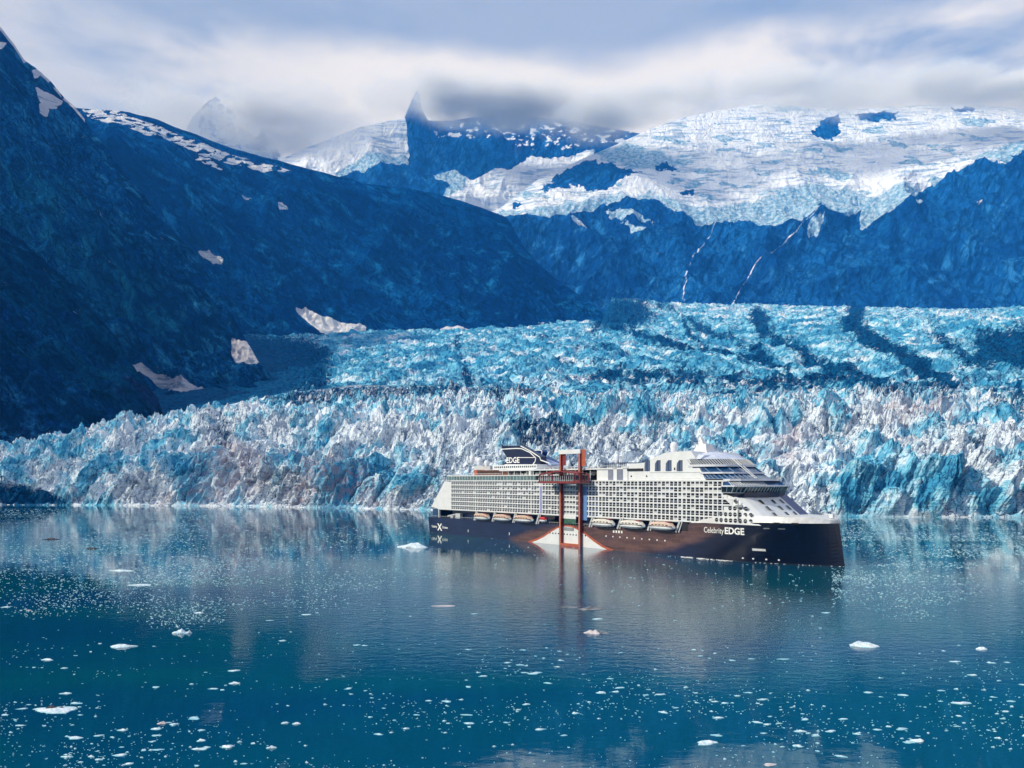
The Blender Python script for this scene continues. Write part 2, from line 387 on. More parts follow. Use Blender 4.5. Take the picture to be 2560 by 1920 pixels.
NAVY1 = (0.001, 0.010, 0.045)
def build_terrain():
    Yw = lambda y: CH * F / (y - HY)
    # ---------------- the tidewater glacier, lower tier
    def disp_front(P, N, vv, px, py):
        s = 1.0
        wall = sstep(vv, 0.0, 0.25) * (1 - sstep(vv, 2.6, 3.0))
        Q = P * np.array([1 / 30., 1 / 34., 1 / 150.]); Q[:, 0] -= P[:, 2] / 70.0
        Q += (fbm(P / 60., 3, 3)[:, None]) * 0.9
        f1, f2, idv = worley(Q, 4)
        G1 = P * np.array([1 / 10., 1 / 11., 1 / 42.]); G1[:, 0] -= P[:, 2] / 26.0
        g1, g2, id2 = worley(G1 + fbm(P / 20., 2, 9)[:, None] * 0.7, 8)
        patch = sstep(fbm(P / np.array([110., 110., 60.]), 4, 71, 0.55), -0.12, 0.16)
        rg = fbm(P / 70. * np.array([1, 1, 0.5]), 5, 21, 0.55, ridged=True)
        big = fbm(P / np.array([190., 190., 260.]), 3, 31)
        fine = fbm(P / 7.0, 4, 41, 0.6, ridged=True)
        flute = fbm(P * np.array([1 / 24., 1 / 24., 1 / 130.]) + np.stack([-P[:, 2] / 60., P[:, 2] * 0, P[:, 2] * 0], 1), 5, 81, 0.50, ridged=True)
        ls = 0.78 + 0.16 * sstep(px, 1300, 2200)
        t = ((0.5 - f1) * 20 + (f2 - f1) * 10 + (idv - 0.5) * 16) * ls + ((0.5 - g1) * 5.5 + (id2 - 0.5) * 5.0 + fine * 2.2) * (0.12 + 0.80 * patch) + rg * (4 + 6 * patch) + flute * 8.5
        face = np.clip(1 - np.abs(vv - 0.7) / 1.1, 0, 1)
        out = t * (0.35 + 0.65 * face) * 0.85 + big * 26 * sstep(vv, 0, .4)
        up = t * (1.05 - 0.5 * face) + (0.45 - f1) * 9 * sstep(vv, 0.6, 1.2) * (1 - sstep(vv, 2.2, 3)) * (idv > 0.45)
        P2 = P.copy(); P2[:, 1] -= out * sstep(vv, 0.0, 0.15); P2[:, 2] += up * wall; P2[:, 0] += rg * 5 * wall
        return P2, {'cell': (idv - 0.5) * 0.7 + (id2 - 0.5) * 0.5 + np.clip(-rg, 0, 1) * 0.35 + (0.35 - patch) * 0.5, 'rubble': patch}
    def mask_front(P, px, py, vv):
        jx, jy = jig(px, py, 22, 90, 5)
        dirt = smask(jx, jy, [[(-60, 1240), (40, 1205), (120, 1225), (190, 1262), (-60, 1264)],
                              [(-200, 1150), (10, 1190), (30, 1262), (-200, 1262)]], 14)
        dirt = np.maximum(dirt, 0.60 * smask(jx, jy, [[(505, 1050), (560, 1036), (600, 1060), (560, 1115), (520, 1110)],
            [(1265, 1035), (1345, 1020), (1395, 1035), (1450, 1105), (1420, 1118), (1330, 1112), (1270, 1105)],
            [(2460, 1000), (2560, 985), (2900, 1000), (2900, 1060), (2540, 1050), (2500, 1040)],
            [(700, 985), (900, 955), (1100, 965), (1380, 985), (1300, 1000), (1000, 990), (850, 1000), (800, 1030), (720, 1010)]], 16))
        dirt = np.maximum(dirt, 0.62 * smask(jx, jy, [[(640, 985), (900, 950), (1200, 960), (1440, 980), (1380, 1000), (1000, 1000), (800, 1025), (660, 1020)], [(2080, 960), (2400, 965), (2420, 1010), (2200, 1005)]], 14))
        dirt = np.maximum(dirt, 0.42 * smask(jx, jy, [[(900, 940), (1700, 945), (2300, 960), (2300, 1000), (1500, 1010), (900, 1000)]], 14))
        stain = smask(jx, jy, [[(540, 1060), (640, 1110), (700, 1180), (560, 1262), (400, 1262), (480, 1180)], [(1900, 1080), (2010, 1070), (2010, 1150), (1920, 1160)],
                               [(2200, 1000), (2420, 1000), (2420, 1040), (2240, 1060)], [(760, 1100), (900, 1180), (1000, 1260), (700, 1262)]], 30)
        strata = 0.35 + 0.65 * smask(jx, jy, [[(560, 1120), (760, 1150), (1120, 1130), (1200, 1290), (700, 1290), (560, 1230)], [(2080, 1180), (2900, 1150), (2900, 1300), (2100, 1300)]], 30)
        blue = 0.40 + 0.26 * smask(jx, jy, [[(80, 1120), (300, 1090), (470, 1110), (460, 1170), (300, 1220), (60, 1180)], [(660, 1160), (1080, 1150), (1100, 1270), (700, 1270)],
                                           [(2080, 1120), (2560, 1130), (2900, 1300), (2040, 1300)], [(1420, 1050), (1560, 1030), (1760, 1060), (1700, 1120)]], 40) \
            - 0.42 * smask(jx, jy, [[(900, 1060), (1240, 1060), (1400, 1180), (1000, 1170), (860, 1130)], [(560, 1130), (700, 1060), (720, 1120), (560, 1250)], [(180, 1230), (420, 1170), (430, 1250), (220, 1262)],
                                    [(1400, 1100), (1560, 1080), (1660, 1110), (1600, 1190), (1380, 1180)], [(1960, 1120), (2120, 1120), (2060, 1290), (1980, 1290)]], 30)
        return {'dirt': dirt, 'stain': stain, 'strata': strata, 'blue': blue}
    wl = [(-900, 1258), (0, 1262), (600, 1266), (1000, 1274), (1300, 1278), (1700, 1285), (2000, 1292), (2560, 1294), (3400, 1299)]
    c0 = [(a, b, Yw(b)) for a, b in wl]
    Dw = lambda a: float(np.interp(a, [w[0] for w in wl], [Yw(w[1]) for w in wl]))
    mk = lambda L: [(a, b, Dw(a) + d) for a, b, d in L]
    c1 = mk([(-900, 1200, 20), (0, 1205, 25), (300, 1175, 35), (600, 1165, 35), (800, 1190, 25), (1200, 1185, 25), (1500, 1150, 40), (1900, 1150, 30), (2150, 1170, 15), (2400, 1160, 15), (2560, 1170, 15), (3400, 1160, 20)])
    c2 = mk([(-900, 1150, 100), (0, 1125, 110), (150, 1102, 130), (320, 1062, 150), (520, 1045, 160), (700, 1045, 170), (1000, 1030, 180), (1240, 1020, 190), (1500, 1020, 190), (1800, 1035, 190), (2050, 1015, 200), (2300, 1035, 190), (2560, 1075, 150), (3400, 1060, 170)])
    c3 = mk([(-900, 1130, 300), (0, 1120, 300), (150, 1096, 340), (320, 1058, 380), (520, 1022, 500), (700, 985, 640), (900, 962, 760), (1200, 968, 800), (1500, 985, 820), (1800, 985, 900), (2050, 975, 1000), (2300, 965, 1000), (2560, 985, 900), (3400, 960, 900)])
    sheet('glacier', [c0, c1, c2, c3], (-700, 3250, 1900), (110, 110, 90), ice_mat('glacier_ice', 1 / 42.), disp_front, mask_front)

    # ---------------- upper tier of the glacier and the moraine beside it
    def disp_up(P, N, vv, px, py):
        f1, f2, idv = worley(P * np.array([1 / 70., 1 / 90., 1 / 90.]) + fbm(P / 150., 3, 3)[:, None] * 0.9, 14)
        g1, g2, id2 = worley(P * np.array([1 / 26., 1 / 34., 1 / 30.]) + fbm(P / 60., 2, 9)[:, None] * 0.8, 18)
        rg = fbm(P / 160., 6, 23, 0.56, ridged=True); big = fbm(P / 520., 3, 33)
        k = 1 - 0.65 * smask(px, py, [[(-900, 800), (640, 800), (760, 940), (700, 1100), (-900, 1100)]], 60)
        t = ((0.5 - f1) * 16 + (idv - 0.5) * 8 + (0.5 - g1) * 10 + (id2 - 0.5) * 6 + rg * 20) * k * 0.85
        patch = sstep(fbm(P / np.array([300., 420., 200.]), 4, 71, 0.55), -0.15, 0.15)
        P2 = P.copy(); P2[:, 2] += t + big * 26 * sstep(vv, 0, 1) ; P2[:, 1] -= t * 0.7
        P2[:, 2] -= 26 * smask(px, py, [[(1540, 818), (1700, 800), (2000, 820), (2300, 930), (2180, 960), (1900, 900)]], 30)
        return P2, {'cell': (idv - 0.5) * 0.5 + (id2 - 0.5) * 0.5 + np.clip(-rg, 0, 1) * 0.4, 'rubble': patch * 0.6}
    def mask_up(P, px, py, vv):
        jx, jy = jig(px, py, 24, 110, 15)
        dirt = smask(jx, jy, [[(-900, 700), (600, 820), (700, 835), (790, 850), (830, 900), (840, 990), (640, 1000), (400, 1060), (-900, 1200)],
                              [(1490, 740), (1600, 740), (1640, 790), (1560, 822), (1480, 835)], [(2440, 830), (2520, 812), (2900, 780), (2900, 930), (2480, 930), (2400, 905)]], 26)
        w = 1.0 + fbm(np.stack([px / 60, py / 60, px * 0], 1), 4, 91, 0.6) * 2.2
        for ln, wd, st in (([(1480, 800), (1600, 830), (1720, 862), (1850, 880), (1960, 905)], 13, .95), ([(1640, 760), (1700, 790), (1830, 830), (1900, 870)], 8, .7), ([(1900, 795), (1925, 840), (1990, 870), (2080, 905), (2200, 935)], 17, .95),
                           ([(2130, 795), (2160, 830), (2210, 870), (2290, 920), (2380, 975), (2460, 1000)], 24, 1.0), ([(2120, 945), (2200, 965), (2290, 980)], 30, .9), ([(1700, 800), (1760, 850), (1860, 905)], 10, .7), ([(2330, 800), (2370, 850), (2420, 900)], 22, .6), ([(1480, 945), (1700, 930), (1900, 950), (2080, 935)], 16, .85), ([(1620, 985), (1900, 980), (2150, 990)], 10, .8),
                           ([(1140, 850), (1160, 900), (1175, 960)], 11, .7), ([(900, 860), (980, 900), (1040, 950)], 6, .5), ([(2000, 945), (2200, 950), (2400, 985)], 12, .8), ([(1560, 955), (1800, 945), (2000, 965)], 10, .7),
                           ([(1250, 870), (1400, 905), (1600, 915)], 5, .5), ([(1300, 835), (1450, 870), (1620, 895)], 5, .5)):
            dirt = np.maximum(dirt, st * (0.62 + 0.35 * np.clip(w, 0, 1.6)) * np.clip(1.35 - line_d(jx, jy, ln) / (wd * np.clip(w, 0.3, 2.4)), 0, 1))
        dirt = np.maximum(dirt, 0.40 * smask(jx, jy, [[(1500, 920), (1900, 905), (2300, 925), (2560, 930), (2900, 930), (2900, 1020), (1500, 1010), (600, 1010), (700, 960)]], 16))
        dirt = np.maximum(dirt, 0.62 * smask(jx, jy, [[(1900, 940), (2100, 925), (2200, 950), (2150, 990), (1950, 985)], [(1560, 830), (1650, 820), (1760, 880), (1650, 870)]], 16))
        blue = 0.92 - 0.30 * smask(jx, jy, [[(1500, 745), (2560, 765), (2560, 800), (2000, 790), (1500, 775)], [(1400, 930), (2560, 930), (2560, 1000), (1400, 1000)]], 20)
        return {'dirt': dirt, 'stain': np.zeros_like(px), 'strata': np.zeros_like(px), 'blue': blue}
    up0 = [(-900, 1170, 1500), (0, 1140, 1480), (320, 1080, 1500), (700, 1015, 1650), (1200, 1000, 1700), (1800, 1010, 1600), (2300, 1000, 1650), (2560, 1010, 1600), (3400, 1000, 1600)]
    up1 = [(-900, 1100, 2200), (400, 985, 2100), (640, 975, 2150), (900, 945, 2250), (1300, 940, 2300), (1800, 935, 2250), (2300, 925, 2200), (2560, 932, 2200), (3400, 930, 2200)]
    up2 = [(-900, 1000, 3600), (600, 838, 4000), (700, 842, 4000), (850, 838, 4000), (1100, 828, 4000), (1505, 820, 4000), (1800, 812, 3800), (2100, 800, 3700), (2350, 800, 3500), (2560, 780, 3500), (3400, 740, 3600)]
    up3 = [(-900, 990, 4800), (600, 834, 4900), (1100, 826, 4900), (1500, 800, 4900), (1530, 745, 5000), (1700, 757, 5400), (1900, 760, 5600), (2200, 768, 5600), (2430, 775, 5600), (2560, 768, 5600), (3400, 740, 5600)]
    sheet('upper_glacier', [up0, up1, up2, up3], (-500, 3100, 1500), (110, 190, 60), ice_mat('upper_glacier_ice', 1 / 110.), disp_up, mask_up)

    # ---------------- dark near spur at the left
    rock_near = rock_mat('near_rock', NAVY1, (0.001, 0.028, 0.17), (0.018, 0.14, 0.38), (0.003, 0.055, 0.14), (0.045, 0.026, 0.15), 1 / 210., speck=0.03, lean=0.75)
    foot = [(-900, 1262, 1240), (0, 1150, 1330), (120, 1120, 1380), (250, 1100, 1430), (395, 1075, 1480), (440, 1060, 1500)]
    crest = [(-900, 330, 1750), (-300, 460, 1900), (0, 560, 1950), (60, 600, 1950), (170, 700, 1900), (290, 840, 1850), (345, 930, 1780), (395, 1000, 1680), (415, 1055, 1560), (440, 1080, 1540)]
    def m_spur(P, px, py, vv):
        return {'snow': np.zeros_like(px), 'crevasse': np.zeros_like(px)}
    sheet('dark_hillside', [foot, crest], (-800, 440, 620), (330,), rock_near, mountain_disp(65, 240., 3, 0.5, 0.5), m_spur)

    # ---------------- tall left mountain
    fo = [(-1200, 1200, 1600), (0, 1100, 1850), (330, 1040, 1950), (500, 1000, 2100), (683, 975, 2300), (720, 970, 2350)]
    mi = [(-1200, 500, 2400), (0, 560, 2500), (220, 700, 2450), (394, 830, 2400), (560, 915, 2400), (683, 962, 2400), (720, 966, 2400)]
    cr = [(-1200, 0, 3000), (-500, -170, 3100), (-200, -90, 3100), (0, 65, 3100), (35, 110, 3100), (60, 150, 3100), (81, 165, 3100), (130, 205, 3100), (160, 240, 3080), (185, 263, 3060), (205, 285, 3050), (240, 335, 3000), (324, 440, 2950), (394, 530, 2900),
          (492, 640, 2800), (540, 715, 2700), (590, 800, 2600), (648, 905, 2500), (683, 955, 2450), (720, 975, 2420)]
    def m_left(P, px, py, vv):
        jx, jy = jig(px, py, 3, 30, 6)
        sn = smask(jx, jy, [[(97, 227), (125, 235), (152, 252), (140, 264), (108, 262), (100, 245)], [(103, 268), (118, 270), (112, 280), (102, 276)], [(0, 106), (12, 110), (4, 116), (0, 116)], [(86, 180), (97, 190), (90, 195)],
                            [(316, 878), (345, 880), (400, 915), (470, 955), (537, 985), (480, 980), (425, 976), (400, 940), (360, 908), (330, 902)],
                            [(576, 827), (598, 838), (640, 870), (694, 890), (660, 895), (628, 908), (590, 885), (578, 865)]], 2.0, 3.5)
        edge = (vv > 0.985) & (vv <= 2.0) & (px < 215)
        return {'snow': np.maximum(sn, np.where((vv > 1.975) & (px < 210) & (fbm(np.stack([px / 30, py / 30, px * 0], 1), 3, 8) > -0.1), 0.9, 0)), 'crevasse': np.zeros_like(px)}
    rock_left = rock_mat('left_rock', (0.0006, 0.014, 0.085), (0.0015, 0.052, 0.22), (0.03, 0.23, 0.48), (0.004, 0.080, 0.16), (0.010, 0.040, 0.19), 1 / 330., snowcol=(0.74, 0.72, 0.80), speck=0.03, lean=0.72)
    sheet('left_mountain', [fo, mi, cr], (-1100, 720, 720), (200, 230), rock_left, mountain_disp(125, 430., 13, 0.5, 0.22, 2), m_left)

    # ---------------- middle mountain with the long falling ridge
    fo = [(-100, 1000, 3300), (300, 940, 3300), (600, 860, 4000), (900, 840, 4300), (1200, 835, 4400), (1505, 835, 4400), (1640, 835, 4400)]
    cr = [(-100, 275, 4700), (120, 262, 4800), (211, 276, 4850), (324, 284, 4900), (390, 300, 4950), (451, 324, 5000), (520, 350, 5050), (579, 370, 5100), (694, 399, 5200), (810, 431, 5300), (903, 457, 5300), (1000, 468, 5350), (1100, 486, 5350),
          (1204, 520, 5350), (1267, 545, 5300), (1308, 613, 5150), (1340, 650, 5100), (1389, 694, 5000), (1447, 735, 4900), (1490, 765, 4750), (1530, 800, 4650), (1560, 830, 4550), (1640, 860, 4500)]
    def m_mid(P, px, py, vv):
        jx, jy = jig(px, py, 4, 26, 16)
        band = smask(jx, jy, [[(200, 274), (300, 280), (340, 300), (400, 318), (450, 340), (500, 356), (560, 378), (640, 400), (740, 428), (700, 430), (620, 412), (560, 398), (500, 385), (440, 362), (360, 345), (310, 330), (225, 300)],
                              [(480, 382), (520, 392), (560, 412), (530, 410), (490, 397)], [(350, 325), (440, 348), (450, 360), (370, 345)]], 2.5)
        br = fbm(np.stack([px / 26, py / 8, px * 0], 1), 4, 77)
        band = band * (br > -0.06)
        pt = smask(jx, jy, [[(494, 606), (515, 609), (554, 641), (530, 633), (510, 620)], [(741, 761), (762, 766), (800, 785), (850, 806), (910, 824), (880, 832), (830, 835), (800, 826), (770, 797)],
                            [(1095, 816), (1112, 806), (1150, 811), (1185, 824), (1110, 826)], [(610, 488), (625, 494), (612, 493)], [(700, 522), (716, 526), (704, 530)]], 2.0, 3.0)
        return {'snow': np.maximum(band, pt), 'crevasse': np.zeros_like(px)}
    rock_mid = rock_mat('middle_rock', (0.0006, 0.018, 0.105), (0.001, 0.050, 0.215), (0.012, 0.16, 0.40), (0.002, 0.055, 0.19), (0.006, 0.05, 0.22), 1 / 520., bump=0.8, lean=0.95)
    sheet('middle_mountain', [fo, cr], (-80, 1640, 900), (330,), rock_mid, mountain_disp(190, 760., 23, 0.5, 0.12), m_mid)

    # ---------------- right-hand massif under its icefield
    fo = [(900, 860, 6000), (1505, 800, 6000), (1530, 775, 6000), (1700, 775, 6000), (1900, 778, 6000), (2460, 792, 6000), (2560, 790, 6000), (3500, 790, 6000)]
    mi = [(900, 640, 7000), (1280, 560, 7100), (1592, 500, 7200), (1731, 575, 7000), (1928, 575, 7000), (2113, 530, 7100), (2316, 457, 7300), (2560, 378, 7400), (3500, 300, 7600)]
    cr = [(900, 600, 7800), (1230, 535, 8000), (1290, 490, 8200), (1350, 445, 8400), (1465, 393, 8800), (1558, 353, 9200), (1620, 325, 9500), (1685, 301, 9700), (1740, 287, 9800), (1801, 275, 10000), (1916, 258, 10100), (2050, 270, 10100), (2150, 272, 10000), (2300, 262, 10000),
          (2437, 262, 10000), (2560, 272, 10000), (3500, 250, 10000)]
    def disp_r(P, N, vv, px, py):
        P2, _ = mountain_disp(230, 1000., 33, 0.5, 0.08, 2)(P, N, vv, px, py)
        sm = sstep(vv, 0.85, 1.25)[:, None] * 0.62            # the icefield smooths the ground under it
        return P2 * (1 - sm) + P * sm, {}
    def m_right(P, px, py, vv):
        jx, jy = jig(px, py, 13, 46, 26)
        out = [(1040, 600), (1230, 545), (1280, 540), (1373, 558), (1425, 524), (1511, 500), (1592, 482), (1650, 505), (1697, 540), (1731, 568), (1801, 558), (1859, 544), (1928, 575), (1998, 561), (2055, 514), (2113, 530), (2160, 512), (2177, 548), (2229, 521),
               (2275, 498), (2316, 457), (2408, 417), (2495, 405), (2518, 414), (2560, 376), (2700, 330), (3500, 300), (3500, -300), (900, -300), (1040, 500)]
        sn = smask(jx, jy, [out], 3)
        jx2, jy2 = jig(px, py, 13, 20, 27)
        isl = smask(jx2, jy2, [[(1345, 482), (1407, 428), (1471, 399), (1529, 405), (1604, 425), (1558, 451), (1511, 474), (1448, 457), (1390, 470)], [(1636, 408), (1665, 402), (1695, 410), (1690, 424), (1650, 420)],
                               [(2036, 322), (2060, 292), (2100, 286), (2100, 330), (2075, 345), (2045, 337)], [(2130, 290), (2180, 278), (2245, 280), (2245, 297), (2190, 302)], [(1702, 472), (1735, 470), (1733, 486), (1705, 484)],
                               [(1285, 505), (1300, 500), (1310, 508), (1290, 520)], [(2380, 270), (2430, 266), (2438, 276), (2390, 280)]], 2.5)
        sn = np.minimum(sn, 1 - isl)
        sn = np.maximum(sn, smask(jx2, jy2, [[(1523, 512), (1560, 508), (1600, 518), (1645, 545), (1590, 530), (1530, 527)], [(1556, 536), (1600, 553), (1628, 563), (1590, 563)], [(2275, 515), (2318, 503), (2300, 516)],
                                             [(2012, 570), (2055, 535), (2048, 580), (2020, 592)], [(2458, 488), (2472, 490), (2462, 496)], [(1650, 615), (1664, 619), (1655, 622)], [(1395, 545), (1440, 535), (1480, 552), (1430, 556)]], 2.0))
        for ln, w in (([(1789, 558), (1772, 590), (1731, 642), (1717, 683), (1717, 746), (1712, 770)], 2.0), ([(2055, 515), (1992, 579), (1960, 610), (1893, 654), (1860, 712), (1835, 752)], 2.0), ([(1712, 610), (1708, 640), (1722, 660)], 0.9)):
            dd = line_d(jx * 0.5 + px * 0.5, py, ln); sn = np.maximum(sn, 0.50 * np.clip(1.6 - dd / w, 0, 1))
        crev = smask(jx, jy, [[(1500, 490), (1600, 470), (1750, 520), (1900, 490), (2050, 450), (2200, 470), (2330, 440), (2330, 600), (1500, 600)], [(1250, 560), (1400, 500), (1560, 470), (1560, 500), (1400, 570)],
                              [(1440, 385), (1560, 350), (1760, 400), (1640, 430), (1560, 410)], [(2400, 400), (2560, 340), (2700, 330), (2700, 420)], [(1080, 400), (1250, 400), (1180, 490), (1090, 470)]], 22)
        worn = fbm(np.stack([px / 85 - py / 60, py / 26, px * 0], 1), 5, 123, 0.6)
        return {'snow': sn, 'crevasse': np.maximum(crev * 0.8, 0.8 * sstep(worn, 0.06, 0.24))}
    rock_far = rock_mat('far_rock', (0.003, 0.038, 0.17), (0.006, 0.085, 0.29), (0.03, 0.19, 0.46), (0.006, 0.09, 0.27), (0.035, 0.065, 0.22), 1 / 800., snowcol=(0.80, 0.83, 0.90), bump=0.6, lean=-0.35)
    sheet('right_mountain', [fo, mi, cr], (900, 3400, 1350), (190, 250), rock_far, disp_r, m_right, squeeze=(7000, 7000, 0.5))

    # ---------------- far massif whose peak is lost in cloud
    fo = [(500, 700, 8200), (1700, 700, 8200)]
    mi = [(500, 560, 8600), (850, 470, 8800), (1090, 480, 9200), (1300, 480, 9300), (1700, 480, 9300)]
    cr = [(500, 520, 9800), (640, 430, 9800), (700, 398, 9900), (760, 372, 10000), (830, 345, 10100), (900, 318, 10200), (975, 300, 10300), (1010, 296, 10300), (1022, 266, 10350), (1034, 238, 10400), (1042, 224, 10400), (1049, 232, 10400), (1056, 275, 10400), (1070, 300, 10500), (1130, 300, 10600),
          (1250, 285, 10800), (1400, 296, 10800), (1520, 320, 10600), (1700, 350, 10600)]
    def m_far(P, px, py, vv):
        jx, jy = jig(px, py, 8, 34, 36)
        sn = smask(jx, jy, [[(600, 520), (695, 400), (760, 365), (830, 335), (900, 300), (1000, 270), (1015, 300), (1024, 330), (1022, 385), (985, 398), (940, 410), (905, 425), (885, 408), (850, 425), (830, 440), (700, 500)],
                            [(1088, 415), (1140, 400), (1165, 415), (1200, 425), (1240, 400), (1280, 410), (1320, 380), (1400, 390), (1480, 380), (1480, 500), (1260, 540), (1150, 500), (1107, 478), (1130, 450)]], 3)
        dust = fbm(np.stack([px / 22, py / 13, px * 0], 1), 5, 66, 0.6)
        sn = np.maximum(sn, smask(px, py, [[(1020, 320), (1100, 300), (1600, 300), (1560, 380), (1300, 375), (1250, 350), (1120, 345)]], 14) * (0.30 + dust * 1.5))
        crev = smask(jx, jy, [[(830, 420), (900, 385), (1022, 365), (1022, 400), (840, 445)], [(1085, 400), (1180, 395), (1160, 460), (1100, 480)]], 10)
        return {'snow': sn, 'crevasse': crev}
    sheet('far_mountain', [fo, mi, cr], (500, 1700, 620), (60, 190), rock_far, mountain_disp(150, 1100., 43, 0.5, 0.06, 2), m_far, squeeze=(8200, 7500, 0.45))
    # ---------------- faint peak in the mist
    fo = [(300, 640, 11500), (800, 640, 11500)]
    cr = [(300, 520, 12600), (420, 420, 12800), (480, 290, 13000), (500, 268, 13000), (520, 252, 13000), (540, 240, 13000), (560, 262, 13000), (580, 275, 13000), (600, 320, 13000), (640, 345, 13000), (655, 322, 13000), (680, 358, 13000), (740, 430, 12800), (800, 480, 12800)]
    def m_mist(P, px, py, vv):
        dust = fbm(np.stack([px / 26, py / 18, px * 0], 1), 5, 86, 0.6)
        return {'snow': 0.62 + dust * 1.4, 'crevasse': np.zeros_like(px)}
    sheet('misty_peak', [fo, cr], (300, 800, 260), (170,), rock_far, mountain_disp(170, 1200., 53, 0.5, 0.15), m_mist, squeeze=(11500, 8900, 0.5))
    # ---------------- rock rise at the right edge of the ice
    fo = [(2250, 935, 3000), (2480, 932, 2900), (2560, 935, 2850), (3500, 950, 2700)]
    cr = [(2250, 945, 3100), (2330, 925, 3100), (2380, 880, 3200), (2440, 850, 3300), (2470, 838, 3300), (2520, 822, 3350), (2560, 808, 3400), (2700, 760, 3500), (3500, 640, 3500)]
    sheet('rock_outcrop', [fo, cr], (2250, 3400, 380), (110,), rock_mid, mountain_disp(40, 260., 63, 0.4, 0.3), m_spur)
build_terrain()
# ------------------------------------------------------------------ water, haze, cloud
def build_water():
    m = bpy.data.materials.new('fjord_water'); m.use_nodes = True; nt = m.node_tree; k = NT(nt)
    b = nt.nodes['Principled BSDF']; b.inputs['IOR'].default_value = 1.48
    tc = k.n('ShaderNodeTexCoord').outputs['Object']
    cur = k.noise(k.mapping(tc, (1 / 160., 1 / 60., 1)), 1.0, 5, 0.55, 0.5)
    c = k.mix(k.rng(cur, 0.35, 0.65), (0.0003, 0.085, 0.118), (0.0003, 0.058, 0.128))
    nt.links.new(c, b.inputs['Base Color'])
    ruf = k.rng(k.noise(k.mapping(tc, (1 / 240., 1 / 70., 1), (2, 9, 0)), 1.0, 4, 0.5, 0.3), 0.42, 0.60)
    b.inputs['Specular IOR Level'].default_value = 0.75
    nt.links.new(k.math('MINIMUM', 0.12, k.math('ADD', 0.02, k.math('MULTIPLY', ruf, 0.03))), b.inputs['Roughness'])
    # water stirred by the moving ship
    sv = k.n('ShaderNodeVectorMath', operation='LENGTH', ins={0: k.mapping(tc, (1 / 170., 1 / 135., 0), (-0.24, -1.95, 0))}).outputs['Value']
    ruf = k.math('ADD', ruf, k.math('MULTIPLY', k.rng(sv, 1.15, 0.45), 4.5))
    w1 = k.noise(k.mapping(tc, (1 / 3.4, 1 / 2.0, 1)), 1.0, 4, 0.55, 0.3)
    w2 = k.noise(k.mapping(tc, (1 / 16., 1 / 9., 1), (4, 4, 0)), 1.0, 3, 0.5)
    w3 = k.noise(k.mapping(tc, (1 / 0.9, 1 / 0.6, 1), (4, 4, 0)), 1.0, 3, 0.5)
    h = k.math('ADD', k.math('MULTIPLY', w1, k.math('ADD', 0.009, k.math('MULTIPLY', ruf, 0.022))), k.math('ADD', k.math('MULTIPLY', w2, 0.035), k.math('MULTIPLY', w3, k.math('ADD', 0.002, k.math('MULTIPLY', ruf, 0.006)))))
    bp = k.n('ShaderNodeBump', ins={'Strength': 1.0, 'Distance': 1.0, 'Height': h})
    nt.links.new(bp.outputs[0], b.inputs['Normal'])
    mb = MB(); mb.add([(-17500, -2500, 0), (17500, -2500, 0), (17500, 13800, 0), (-17500, 13800, 0)], [(0, 1, 2, 3)])
    o = mb.build('water', m); tag(o, kind='structure')
build_water()


def build_haze():
    m = bpy.data.materials.new('haze_air'); m.use_nodes = True; nt = m.node_tree; nt.nodes.clear(); k = NT(nt)
    out = k.n('ShaderNodeOutputMaterial'); v = k.n('ShaderNodeVolumePrincipled')
    v.inputs['Color'].default_value = (0.035, 0.33, 1.0, 1); v.inputs['Density'].default_value = 4.6e-5
    v.inputs['Absorption Color'].default_value = (1, 1, 1, 1); v.inputs['Anisotropy'].default_value = 0.0
    nt.links.new(v.outputs[0], out.inputs['Volume'])
    mb = MB(); mb.box(-18000, 18000, -3000, 14300, -100, 5050)
    o = mb.build('haze', m); tag(o, kind='stuff')
build_haze()


